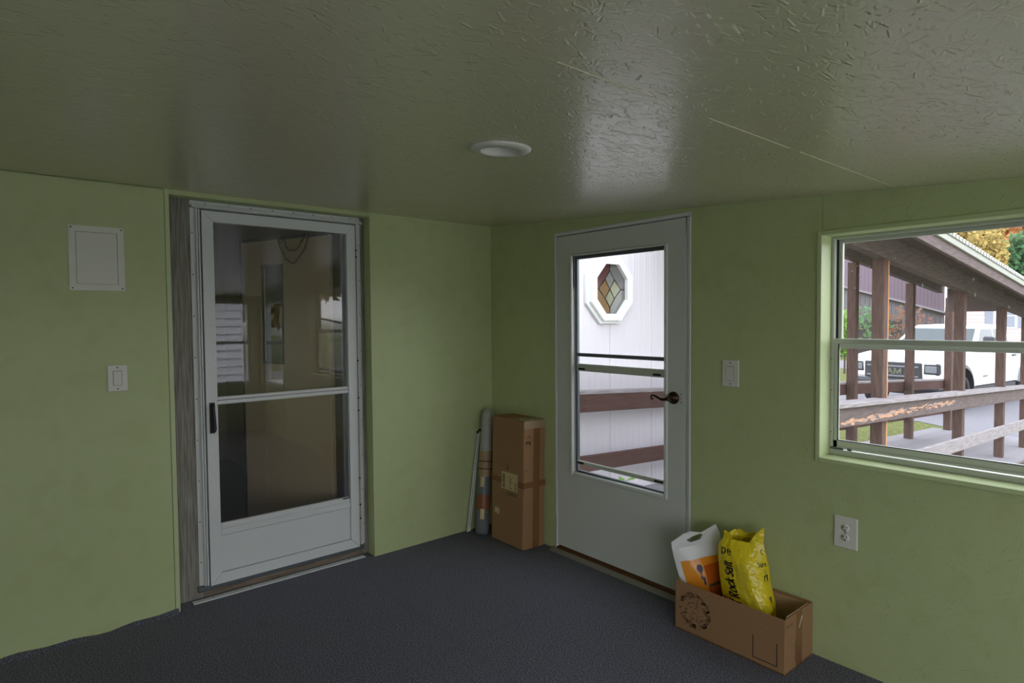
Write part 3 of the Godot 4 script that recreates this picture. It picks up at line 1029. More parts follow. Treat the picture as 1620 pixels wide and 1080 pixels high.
func build_fittings() -> void:
	var mb := MB.new()
	var scr := MB.new()
	scr.lathe(PackedVector2Array([Vector2(0.004, 0), Vector2(0.003, 0.0015), Vector2(0, 0.0018)]), 8)
	var sm := scr.done()
	var face := Basis(Vector3.RIGHT, PI / 2)   # screw heads towards +z
	var face_r := Basis(Vector3.BACK, PI / 2)  # towards -x
	# access panel
	var a := thing("access_panel", "white square access panel screwed to the left green wall", "panel", Vector3(-2.404, 1.828, 0))
	for q in [[-0.111, -0.0835, -0.153, 0.153], [0.0835, 0.111, -0.153, 0.153], [-0.0835, 0.0835, -0.153, -0.1245], [-0.0835, 0.0835, 0.1245, 0.153]]:
		mb.bb(q[0], q[1], q[2], q[3], 0.0005, 0.006)
	part("frame", mb, M.white_plastic, a)
	mb = MB.new()
	mb.bb(-0.0815, 0.0815, -0.1225, 0.1225, 0.0008, 0.0058, 0.001)
	part("cover", mb, M.white_plastic, a)
	for p in [Vector2(-0.1, -0.143), Vector2(0.1, -0.143), Vector2(-0.1, 0.143), Vector2(0.1, 0.143)]:
		share("screw", sm, M.screw, a, Transform3D(face, Vector3(p.x, p.y, 0.006)))
	# switches
	switch_plate("white rocker light switch on the wall below the access panel", Vector3(-2.337, 1.247, 0), 0.0, 0.084, 0.13, true)
	switch_plate("white rocker light switch between the glazed door and the window", Vector3(0, 1.243, 1.925), -PI / 2, 0.09, 0.131, false)
	# outlet
	var o := thing("power_outlet", "white duplex power outlet on the green wall under the window", "outlet", Vector3(0, 0.59, 2.469), -PI / 2)
	mb = MB.new()
	mb.bb(-0.048, 0.048, -0.069, 0.069, 0.0005, 0.009, 0.004)
	part("plate", mb, M.white_plastic, o)
	for y in [-0.021, 0.021]:
		mb = MB.new()
		mb.xf = Transform3D(face, Vector3(0, y, 0.009))
		mb.lathe(PackedVector2Array([Vector2(0.017, 0), Vector2(0.016, 0.0025), Vector2(0, 0.0028)]), 20)
		var s := part("socket", mb, M.white_plastic, o)
		mb = MB.new()
		mb.bb(-0.0085, -0.0055, y, y + 0.009, 0.0115, 0.0121)
		mb.bb(0.0055, 0.0085, y, y + 0.008, 0.0115, 0.0121)
		mb.bb(-0.0025, 0.0025, y - 0.011, y - 0.006, 0.0115, 0.0121)
		part("slot", mb, M.black, s)
	share("screw", sm, M.screw, o, Transform3D(face, Vector3(0, 0, 0.009)))
	# recessed ceiling light, switched off
	var l := thing("ceiling_light", "white round recessed ceiling light, switched off", "ceiling light", Vector3(-1.512, roof_y(1.99), 1.99))
	l.rotation.x = atan(SLOPE)
	mb = MB.new()
	mb.lathe(PackedVector2Array([Vector2(0.076, 0.0), Vector2(0.074, -0.006), Vector2(0.066, -0.012)]), 40)
	mb.lathe(PackedVector2Array([Vector2(0.060, 0.004), Vector2(0.062, -0.009), Vector2(0.068, -0.013), Vector2(0.094, -0.008), Vector2(0.099, -0.004), Vector2(0.099, -0.0005)]), 40)
	part("trim_ring", mb, M.white_plastic, l)
	mb = MB.new()
	mb.lathe(PackedVector2Array([Vector2(0.044, 0.035), Vector2(0.0615, -0.006)]), 40)
	part("baffle", mb, M.white_plastic, l)
	mb = MB.new()
	mb.lathe(PackedVector2Array([Vector2(0, 0.034), Vector2(0.02, 0.0345), Vector2(0.045, 0.036)]), 32)
	part("lens", mb, M.poly_white, l)
	mb = MB.new()
	mb.lathe(PackedVector2Array([Vector2(0.07, -0.004), Vector2(0.07, 0.045), Vector2(0, 0.045)]), 24)
	part("housing", mb, M.dull_metal, l)


func switch_plate(label: String, at: Vector3, turn: float, w: float, h: float, left: bool) -> void:
	var o := thing("light_switch", label, "switch", at, turn)
	var mb := MB.new()
	mb.bb(-w / 2, w / 2, -h / 2, h / 2, 0.0005, 0.008, 0.003)
	part("plate", mb, M.white_plastic, o)
	mb = MB.new()
	mb.bb(-0.019, 0.019, -0.036, 0.036, 0.006, 0.009)
	part("gap", mb, M.print_faint if left else M.dull_metal, o)
	mb = MB.new()
	mb.extrude(PackedVector2Array([Vector2(0.008, -0.034), Vector2(0.016, -0.034), Vector2(0.011, 0.0), Vector2(0.013, 0.034), Vector2(0.008, 0.034)]), Vector3(-0.017, 0, 0), Vector3(0, 0, 1), Vector3.UP, Vector3(0.034, 0, 0))
	part("rocker", mb, M.white_plastic, o)
	for y in [-0.052, 0.052]:
		mb = MB.new()
		mb.xf = Transform3D(Basis(Vector3.RIGHT, PI / 2), Vector3(0, y, 0.008))
		mb.lathe(PackedVector2Array([Vector2(0.004, 0), Vector2(0.003, 0.0012), Vector2(0, 0.0014)]), 8)
		part("screw", mb, M.screw, o)


func build_corner_things() -> void:
	# tall carton, standing on end and leaning slightly to the right wall
	var c := thing("tall_carton", "tall sealed brown cardboard carton standing in the corner by the glazed door", "box", Vector3(-0.108, 0.0, 0.405))
	c.rotation.z = deg_to_rad(-1.3)
	c.position.y = 0.0025
	var w := 0.19
	var h := 0.852
	var dp := 0.335
	var mb := MB.new()
	mb.box(Vector3(0, h / 2, 0), Vector3(w, h, dp), 0.006)
	part("body", mb, M.card, c)
	mb = MB.new()
	mb.bb(-0.012, 0.044, 0.004, h + 0.001, dp / 2 + 0.0001, dp / 2 + 0.001)
	part("tape", mb, M.tape, c)
	mb = MB.new()
	for s in [[0.408, 0.446]]:
		mb.bb(-w / 2 - 0.001, w / 2 + 0.001, s[0], s[1], dp / 2 + 0.0011, dp / 2 + 0.002)
		mb.bb(-w / 2 - 0.001, -w / 2 + 0.0, s[0], s[1], -dp / 2, dp / 2)
	part("tape", mb, M.tape, c)
	mb = MB.new()
	mb.bb(-w / 2, w / 2, h - 0.055, h - 0.004, dp / 2 + 0.0012, dp / 2 + 0.0028, 0.0008)
	mb.bb(-w / 2, w / 2, h + 0.0005, h + 0.002, dp / 2 - 0.1, dp / 2)
	part("clear_tape", mb, M.tape_clear, c, "shiny clear tape")
	var left := Vector3.LEFT
	mb = MB.new()
	mb.quad(Vector3(-w / 2 - 0.0012, 0.372, -0.06), Vector3(-w / 2 - 0.0012, 0.372, 0.108), Vector3(-w / 2 - 0.0012, 0.488, 0.108), Vector3(-w / 2 - 0.0012, 0.488, -0.06), left)
	part("label_sticker", mb, M.paper, c, "tan paper shipping label")
	mb = MB.new()
	rng.seed = 3
	for k in 9:
		var y := 0.381 + k * 0.0105
		mb.bb(-w / 2 - 0.0018, -w / 2 - 0.0013, y, y + rng.randf_range(0.003, 0.007), -0.05, -0.022)
	for k in 7:
		var y := 0.385 + k * 0.0125
		mb.bb(-w / 2 - 0.0018, -w / 2 - 0.0013, y, y + 0.004, 0.022, 0.022 + rng.randf_range(0.012, 0.03))
	for k in 4:
		mb.bb(-w / 2 - 0.0018, -w / 2 - 0.0013, 0.38 + k * 0.014, 0.385 + k * 0.014, 0.078, 0.098)
	part("label_print", mb, M.print_dark, c)
	mb = MB.new()
	mb.xf = Transform3D(Basis(Vector3.RIGHT, 0.15), Vector3(-w / 2 - 0.001, 0.207, -0.105))
	mb.bb(-0.0006, 0.0004, -0.019, 0.019, -0.025, 0.025)
	part("small_sticker", mb, M.paper, c)
	mb = MB.new()
	mb.bb(-w / 2 - 0.0008, -w / 2, 0.405, 0.447, -0.108, -0.078)
	mb.bb(-w / 2 - 0.0008, -w / 2, 0.505, 0.54, -0.01, 0.012)
	mb.bb(-w / 2 - 0.0008, -w / 2, 0.335, 0.358, 0.0, 0.1)
	part("print", mb, M.print_faint, c)
	mb = MB.new()
	mb.text("2", 0.055, func(x, y): return Vector3(-0.058 - y, 0.705 + x, dp / 2 + 0.0008), Vector3.BACK, "Droid Sans", 700)
	mb.text("S", 0.04, func(x, y): return Vector3(-0.053 - y, 0.745 + x, dp / 2 + 0.0008), Vector3.BACK)
	mb.bb(-0.085, -0.06, 0.522, 0.526, dp / 2 + 0.0001, dp / 2 + 0.0005)
	part("number_print", mb, M.print_dark, c)

	# roll wrapped in clear film
	var r := thing("wrapped_roll", "long roll wrapped in clear plastic leaning in the corner behind the tall carton", "roll", Vector3(-0.225, 0.0, 0.155))
	var a0 := Vector3(0, 0.002, 0)
	var a1 := Vector3(0.122, 0.86, -0.072)
	var dir := (a1 - a0).normalized()
	var side := dir.cross(Vector3.BACK).normalized()
	r.basis = Basis(side.cross(dir).cross(dir).normalized() * -1.0, dir, side.cross(dir).normalized()).orthonormalized()
	r.position += Vector3(0, 0.012, 0)
	mb = MB.new()
	mb.lathe(PackedVector2Array([Vector2(0, 0), Vector2(0.040, 0.002), Vector2(0.047, 0.02), Vector2(0.047, 0.50)]), 20)
	part("roll_wrap", mb, M.roll_blue, r)
	mb = MB.new()
	mb.lathe(PackedVector2Array([Vector2(0.0470, 0.40), Vector2(0.0475, 0.5), Vector2(0.0475, 0.56), Vector2(0.046, 0.58)]), 20)
	part("cardboard_sleeve", mb, M.roll_tan, r)
	mb = MB.new()
	for y in [0.452, 0.505]:
		mb.lathe(PackedVector2Array([Vector2(0.0478, y), Vector2(0.0486, y + 0.003), Vector2(0.0478, y + 0.006)]), 20)
	part("band", mb, M.seal, r)
	mb = MB.new()
	mb.lathe(PackedVector2Array([Vector2(0.0473, 0.17), Vector2(0.0482, 0.175), Vector2(0.0482, 0.27), Vector2(0.0473, 0.275)]), 20)
	part("print_band", mb, M.roll_red, r)
	mb = MB.new()
	mb.lathe(PackedVector2Array([Vector2(0.046, 0.575), Vector2(0.045, 0.62), Vector2(0.043, 0.72), Vector2(0.048, 0.78), Vector2(0.044, 0.84), Vector2(0.03, 0.872), Vector2(0, 0.878)]), 14)
	part("foam_top", mb, M.foam, r, "crumpled pale foam end")
	for k in [[0.33, 0.37, 0.5], [0.11, 0.15, 0.3]]:
		mb = MB.new()
		for i in 5:
			var t0: float = PI * 0.55 + k[2] + i * 0.12
			mb.quad(Vector3(cos(t0), 0, sin(t0)) * 0.0485 + Vector3(0, k[0], 0), Vector3(cos(t0 + 0.12), 0, sin(t0 + 0.12)) * 0.0485 + Vector3(0, k[0], 0), Vector3(cos(t0 + 0.12), 0, sin(t0 + 0.12)) * 0.0485 + Vector3(0, k[1] + 0.03, 0), Vector3(cos(t0), 0, sin(t0)) * 0.0485 + Vector3(0, k[1] + 0.03, 0), Vector3(cos(t0), 0, sin(t0)))
		part("label", mb, M.paper, r)
	# slim rods beside it
	for k in 2:
		var rod := thing("slim_rod", ["slim white metal rod leaning on the green wall, the one beside the roll", "slim white metal rod leaning on the green wall, the outer one away from the roll"][k], "rod", Vector3(-0.243 - k * 0.019, 0.0, 0.035 + k * 0.002), 0.0, "slim white rods")
		mb = MB.new()
		var top := Vector3(0.118, 0.71 - k * 0.012, -0.022)
		mb.tube([Vector3(0, 0.008, 0), top], [0.006], 10)
		part("shaft", mb, M.white_paint, rod)
		mb = MB.new()
		mb.tube([Vector3(0, 0.0075, 0), Vector3(0.0045, 0.034, 0)], [0.009], 10)
		part("end_cap", mb, M.white_plastic, rod)
		mb = MB.new()
		mb.tube([top, top + Vector3(-0.004, 0.012, 0)], [0.009], 10)
		part("end_cap", mb, M.seal, rod)


func build_carton_and_bags() -> void:
	var c := thing("open_carton", "low open brown cardboard carton holding salt bags beside the glazed door", "box", Vector3(-0.139, 0.0, 2.063))
	var w := 0.262
	var L := 0.545
	var h := 0.24
	var t := 0.005
	var mb := MB.new()
	mb.bb(-w / 2, w / 2, 0.001, 0.006, -L / 2, L / 2)
	part("bottom", mb, M.card, c)
	for s in [[-w / 2, -w / 2 + t, -L / 2, L / 2], [w / 2 - t, w / 2, -L / 2, L / 2], [-w / 2 + t, w / 2 - t, -L / 2, -L / 2 + t], [-w / 2 + t, w / 2 - t, L / 2 - t, L / 2]]:
		mb = MB.new()
		mb.bb(s[0], s[1], 0.001, h, s[2], s[3], 0.0015)
		part("side", mb, M.card, c)
	# flaps folded down inside
	for f in [[-w / 2 + t + 0.012, 0.0, 0.02], [w / 2 - t - 0.012, 0.0, -0.015]]:
		mb = MB.new()
		mb.xf = Transform3D(Basis(Vector3.BACK, f[2]), Vector3(f[0], 0, 0))
		mb.bb(-0.002, 0.002, 0.05, h - 0.008, -L / 2 + 0.02, L / 2 - 0.02, 0.001)
		part("flap", mb, M.card_in, c)
	mb = MB.new()
	mb.xf = Transform3D(Basis(Vector3.RIGHT, 0.05), Vector3(0, 0, L / 2 - t - 0.016))
	mb.bb(-w / 2 + 0.03, w / 2 - 0.03, 0.07, h + 0.004, -0.002, 0.002, 0.001)
	part("flap", mb, M.card_in, c)
	mb = MB.new()
	mb.xf = Transform3D(Basis(Vector3.RIGHT, 0.02), Vector3(0, 0, L / 2 - t - 0.007))
	mb.bb(-w / 2 + 0.02, w / 2 - 0.02, 0.07, h + 0.002, -0.0015, 0.0015, 0.001)
	part("flap", mb, M.card, c)
	# printed marks on the long side and tape on the end
	mb = MB.new()
	var xo := -w / 2 - 0.0006
	mb.bb(xo, xo + 0.0006, 0.025, 0.125, 0.128, 0.132)
	mb.bb(xo, xo + 0.0006, 0.025, 0.125, 0.236, 0.240)
	mb.bb(xo, xo + 0.0006, 0.025, 0.029, 0.128, 0.240)
	part("frame_print", mb, M.print_dark, c)
	mb = MB.new()
	rng.seed = 17
	for k in 220:
		var a := rng.randf() * TAU
		var rr := sqrt(rng.randf()) * 0.085
		if rng.randf() < 0.45:
			rr = rng.randf_range(0.068, 0.086)
		var p := Vector2(cos(a), sin(a)) * rr
		var s := rng.randf_range(0.002, 0.007)
		mb.bb(xo, xo + 0.0004, 0.12 + p.y - s * 0.6, 0.12 + p.y + s * 0.6, -0.165 + p.x - s, -0.165 + p.x + s)
	part("round_print", mb, M.print_faint, c, "faded round printed mark")
	mb = MB.new()
	mb.bb(-0.028, 0.026, 0.0015, h - 0.002, L / 2, L / 2 + 0.0008)
	part("tape", mb, M.tape, c)
	mb = MB.new()
	mb.beam(Vector3(-0.005, 0.17, L / 2 + 0.0012), Vector3(0.022, 0.215, L / 2 + 0.0012), 0.006, 0.0008)
	part("torn_tape", mb, M.paper_white, c)
	mb = MB.new()
	mb.bb(-0.12, -0.06, 0.2, 0.208, L / 2, L / 2 + 0.0005)
	mb.bb(-0.04, -0.012, 0.03, 0.12, L / 2, L / 2 + 0.0005)
	part("print", mb, M.print_faint, c)

	# white and orange bag with a die-cut handle; a sheet bag in its own plane: u across, v up
	var b := thing("ice_melt_bag", "white topped orange plastic bag with die-cut handle in the open carton", "bag", Vector3(-0.125, 0.012, 1.897))
	b.basis = Basis(Vector3.UP, deg_to_rad(-36.0)) * Basis(Vector3.BACK, deg_to_rad(9.0)) * Basis(Vector3.RIGHT, deg_to_rad(-5.0)) * Basis.from_scale(Vector3(1.0, 1.08, 1.0))
	# outline points of the flat bag, left and right edge at heights, with thickness
	var lev := [[0.0, -0.07, 0.08, 0.03], [0.08, -0.085, 0.095, 0.04], [0.16, -0.10, 0.11, 0.04], [0.24, -0.115, 0.12, 0.03], [0.29, -0.12, 0.124, 0.017], [0.33, -0.124, 0.126, 0.008], [0.36, -0.126, 0.126, 0.003]]
	var skin := func(u: float, v: float, s: float) -> Vector3:
		var k := clampf(v, 0, 1) * (lev.size() - 1)
		var i := mini(int(k), lev.size() - 2)
		var q := k - i
		var y := lerpf(lev[i][0], lev[i + 1][0], q)
		var x := lerpf(lerpf(lev[i][1], lev[i + 1][1], q), lerpf(lev[i][2], lev[i + 1][2], q), u)
		var th := lerpf(lev[i][3], lev[i + 1][3], q)
		return Vector3(x, y, s * th * pow(maxf(0.0, sin(PI * u)), 0.6) + 0.006 * sin(u * 9.0 + v * 7.0) * (1.0 - 0.3 * v))
	for side in [1.0, -1.0]:
		mb = MB.new()
		mb.sheet(func(u, v): return skin.call(u, v, side), 22, 28, Vector3(0, 0, side))
		part("white_film", mb, M.poly_white, b)
		# handle strip above with its slot
		mb = MB.new()
		var outer := PackedVector2Array([Vector2(-0.126, 0.36), Vector2(-0.124, 0.392), Vector2(-0.06, 0.420), Vector2(-0.025, 0.428), Vector2(0.01, 0.418), Vector2(0.03, 0.412), Vector2(0.112, 0.436), Vector2(0.124, 0.40), Vector2(0.126, 0.36)])
		var hole := [Vector2(-0.048, 0.392), Vector2(-0.03, 0.376), Vector2(0.02, 0.382), Vector2(0.038, 0.400), Vector2(0.026, 0.410), Vector2(-0.01, 0.404), Vector2(-0.034, 0.396)]
		var ring_o := PackedVector2Array()
		for tri_p in clip_hole(outer, PackedVector2Array(hole)):
			var ids := Geometry2D.triangulate_polygon(tri_p)
			for i in range(0, ids.size(), 3):
				var q: Array[Vector3] = []
				for k in 3:
					var p: Vector2 = tri_p[ids[i + k]]
					q.append(Vector3(p.x, p.y, side * 0.003 + 0.012 * sin((p.x + 0.1) * 14.0) * (p.y - 0.36) / 0.1))
				mb.tri(q[0], q[1], q[2], Vector3(0, 0, side))
		part("handle_strip", mb, M.poly_white, b)
	# print on the front (the side facing the room is +z of the bag)
	var lay := func(x: float, y: float) -> Vector3:
		var u := (x + 0.125) / 0.25
		var v := 0.0
		for i in lev.size() - 1:
			if y >= lev[i][0] and y <= lev[i + 1][0]:
				v = (i + (y - lev[i][0]) / (lev[i + 1][0] - lev[i][0])) / (lev.size() - 1)
		return skin.call(clampf(u, 0.02, 0.98), v, 1.0) + Vector3(0, 0, 0.0012)
	patch(b, "orange_print", M.poly_orange, lay, -0.1, 0.12, 0.0, 0.302, 16, 18, 0.0)
	patch(b, "print_panel", M.poly_deep, lay, 0.005, 0.112, 0.05, 0.27, 10, 12, 0.0006)
	patch(b, "print_stripe", M.ink_green, lay, 0.012, 0.112, 0.178, 0.19, 10, 2, 0.0012)
	patch(b, "print_stripe", M.ink_green, lay, 0.016, 0.112, 0.118, 0.13, 10, 2, 0.0012)
	mb = MB.new()
	for k in 12:
		var t0 := TAU * k / 12.0
		var t1 := TAU * (k + 1) / 12.0
		var q := func(t): return lay.call(-0.018 + cos(t) * 0.016, 0.262 + sin(t) * 0.018) + Vector3(0, 0, 0.001)
		mb.tri(lay.call(-0.018, 0.262) + Vector3(0, 0, 0.001), q.call(t0), q.call(t1), Vector3.BACK)
	for q in [[-0.022, -0.012, 0.214, 0.25], [-0.014, -0.002, 0.19, 0.224]]:
		mb.quad(lay.call(q[0], q[2]) + Vector3(0, 0, 0.001), lay.call(q[1], q[2]) + Vector3(0, 0, 0.001), lay.call(q[1], q[3]) + Vector3(0, 0, 0.001), lay.call(q[0], q[3]) + Vector3(0, 0, 0.001), Vector3.BACK)
	part("print_figure", mb, M.ink_navy, b)

	# yellow rock salt bag: gusseted, two broad faces meeting at a crease
	var s := thing("rock_salt_bag", "yellow plastic bag of rock salt leaning in the open carton", "bag", Vector3(-0.13, 0.012, 2.078))
	# rings from the bottom up: left, crease, right, back-right, back-left (x, z) at a height
	var rings := [
		[0.0, Vector2(-0.06, -0.045), Vector2(-0.07, 0.105), Vector2(0.03, 0.125), Vector2(0.085, 0.09), Vector2(0.075, -0.03)],
		[0.10, Vector2(-0.055, -0.075), Vector2(-0.072, 0.108), Vector2(0.025, 0.135), Vector2(0.085, 0.085), Vector2(0.072, -0.05)],
		[0.19, Vector2(-0.05, -0.085), Vector2(-0.06, 0.112), Vector2(0.020, 0.128), Vector2(0.082, 0.075), Vector2(0.070, -0.06)],
		[0.28, Vector2(-0.045, -0.105), Vector2(-0.062, 0.062), Vector2(0.020, 0.108), Vector2(0.078, 0.06), Vector2(0.066, -0.07)],
		[0.37, Vector2(-0.042, -0.115), Vector2(-0.058, 0.035), Vector2(0.022, 0.095), Vector2(0.072, 0.05), Vector2(0.060, -0.075)],
		[0.425, Vector2(-0.035, -0.118), Vector2(-0.035, 0.005), Vector2(0.024, 0.085), Vector2(0.062, 0.04), Vector2(0.05, -0.07)],
		[0.462, Vector2(-0.02, -0.10), Vector2(-0.012, -0.012), Vector2(0.024, 0.076), Vector2(0.05, 0.03), Vector2(0.04, -0.065)],
	]
	var face_pt := func(k: int, u: float, y: float, bulge: float) -> Vector3:
		var i := 0
		while i < rings.size() - 2 and y > rings[i + 1][0]:
			i += 1
		var q := clampf((y - rings[i][0]) / (rings[i + 1][0] - rings[i][0]), 0.0, 1.0)
		var k2: int = k % 5 + 1
		var a: Vector2 = rings[i][k].lerp(rings[i + 1][k], q)
		var e: Vector2 = rings[i][k2].lerp(rings[i + 1][k2], q)
		var p := a.lerp(e, u)
		var nn := Vector2((e - a).y, -(e - a).x).normalized() * -1.0
		p += nn * (bulge + 0.016 * sin(PI * u) * (0.4 + 0.6 * sin(PI * clampf(y / 0.47, 0, 1))) + 0.0022 * sin(u * 17.0 + y * 40.0) * sin(PI * u))
		return Vector3(p.x, y, p.y)
	for k in range(1, 6):
		mb = MB.new()
		var k2: int = k % 5 + 1
		var mid: Vector2 = rings[2][k] + rings[2][k2]
		mb.sheet(func(u, v): return face_pt.call(k, u, v * 0.462, 0.0), 12, 26, Vector3(mid.x, 0, mid.y - 0.05))
		part("face", mb, M.poly_yellow, s)
	mb = MB.new()
	for k in range(2, 5):
		mb.tri(face_pt.call(1, 0.0, 0.0, 0.0), face_pt.call(k, 0.0, 0.0, 0.0), face_pt.call(k % 5 + 1, 0.0, 0.0, 0.0), Vector3.DOWN)
	part("base", mb, M.poly_yellow, s)
	# torn top lip: two peaks of film
	mb = MB.new()
	var lip := [[3, 0.0, 0.55, 0.545], [2, 0.35, 1.0, 0.54], [4, 0.0, 1.0, 0.49], [5, 0.0, 1.0, 0.485], [1, 0.0, 0.5, 0.478]]
	for l in lip:
		for i in 6:
			var ua: float = lerpf(l[1], l[2], i / 6.0)
			var ub: float = lerpf(l[1], l[2], (i + 1) / 6.0)
			var ha: float = lip_height(l[0], ua, l[3])
			var hb: float = lip_height(l[0], ub, l[3])
			var pa: Vector3 = face_pt.call(l[0], ua, 0.462, 0.0)
			var pb: Vector3 = face_pt.call(l[0], ub, 0.462, 0.0)
			mb.quad(pa, pb, pb + Vector3(0.004, hb - 0.462, 0.002), pa + Vector3(0.004, ha - 0.462, 0.002), Vector3(-1, 0, 0.5), true)
	part("torn_lip", mb, M.poly_yellow, s)
	# print
	var on_left := func(x, y): return face_pt.call(1, x, y, 0.0014)
	var on_right := func(x, y): return face_pt.call(2, x, y, 0.0014)
	mb = MB.new()
	mb.text("of Rock Salt", 0.07, func(x, y): return face_pt.call(1, clampf(0.42 - y / 0.17, 0.0, 1.0), 0.268 + x, 0.0014), Vector3(-1, 0, 0.3), "Droid Sans", 800, 0.02, 0.2)
	mb.text("pe", 0.056, func(x, y): return face_pt.call(1, clampf(0.36 + x / 0.14, 0.0, 1.0), 0.412 + y * 0.8, 0.0014), Vector3(-1, 0, 0.3), "Droid Sans", 600, 0.02)
	mb.text("Sure", 0.026, func(x, y): return face_pt.call(2, clampf(0.74 + x / 0.12, 0.0, 1.0), 0.378 + y, 0.0014), Vector3(-1, 0, 0.8), "Droid Sans", 800, 0.02)
	mb.text("C", 0.03, func(x, y): return face_pt.call(2, clampf(0.86 + x / 0.12, 0.0, 1.0), 0.43 + y, 0.0014), Vector3(-1, 0, 0.8), "Droid Sans", 600, 0.02)
	part("lettering", mb, M.ink, s)
	mb = MB.new()
	rng.seed = 8
	for k in 40:
		var y := 0.2 + k * 0.0042
		for q in 2:
			var ua := 0.64 + q * 0.16
			mb.quad(on_left.call(ua, y), on_left.call(ua + 0.13 - rng.randf() * 0.03, y), on_left.call(ua + 0.13, y + 0.0018), on_left.call(ua, y + 0.0018), Vector3(-1, 0, 0.3))
	part("small_print", mb, M.ink_pale, s)
	mb = MB.new()
	for k in 22:
		var y := 0.15 + k * 0.0095
		if k in [10, 11, 12, 13, 14]:
			continue
		mb.quad(on_right.call(0.74, y), on_right.call(0.95 - rng.randf() * 0.08, y), on_right.call(0.95, y + 0.0016), on_right.call(0.74, y + 0.0016), Vector3(-1, 0, 0.8))
	mb.quad(on_right.call(0.7, 0.305), on_right.call(0.95, 0.305), on_right.call(0.95, 0.335), on_right.call(0.72, 0.33), Vector3(-1, 0, 0.8))
	mb.quad(on_right.call(0.76, 0.215), on_right.call(0.92, 0.215), on_right.call(0.94, 0.238), on_right.call(0.74, 0.24), Vector3(-1, 0, 0.8))
	part("small_print", mb, M.ink_green, s)
	mb = MB.new()
	mb.sheet(func(u, v): return face_pt.call(1, 0.05 + 0.5 * u, 0.15 + 0.05 * v * (1.0 - 0.5 * u), 0.001), 6, 4, Vector3(-1, 0, 0.3))
	part("red_print", mb, M.ink_red, s)


func lip_height(k: int, u: float, top: float) -> float:
	if k == 3:
		return lerpf(top, 0.505, clampf(u / 0.55, 0, 1))
	if k == 2:
		return 0.47 + (top - 0.47) * pow(clampf((u - 0.35) / 0.6, 0, 1), 0.8)
	return top + 0.008 * sin(u * 8.0)


func patch(parent: Node, called: String, m: Material, f: Callable, x0: float, x1: float, y0: float, y1: float, nx: int, ny: int, lift: float) -> void:
	var mb := MB.new()
	mb.sheet(func(u, v): return f.call(lerpf(x0, x1, u), lerpf(y0, y1, v)) + Vector3(0, 0, lift), nx, ny, Vector3.BACK)
	part(called, mb, m, parent)


# an outline with a hole, cut into two pieces without holes
func clip_hole(outer: PackedVector2Array, hole: PackedVector2Array) -> Array:
	var c := Vector2.ZERO
	for p in hole:
		c += p
	c /= hole.size()
	var out := []
	for s in [-1.0, 1.0]:
		var half := PackedVector2Array([Vector2(c.x, -1), Vector2(c.x + s * 2.0, -1), Vector2(c.x + s * 2.0, 2), Vector2(c.x, 2)])
		for piece in Geometry2D.intersect_polygons(outer, half):
			for q in Geometry2D.clip_polygons(piece, hole):
				out.append(q)
	return out


# ---------------------------------------------------------------- outdoors

const GROUND := -0.65

func deck_y(x: float) -> float:
	return -0.045 - 0.057 * maxf(0.0, x - 1.5)


func rail_y(x: float) -> float:
	return 0.863 - 0.056 * (x - 2.106)


func beam_y(x: float) -> float:
	return 2.092 - 0.0935 * (x - 2.306)


func eave_y(x: float) -> float:
	return 2.144 - 0.1 * (x - 2.452)


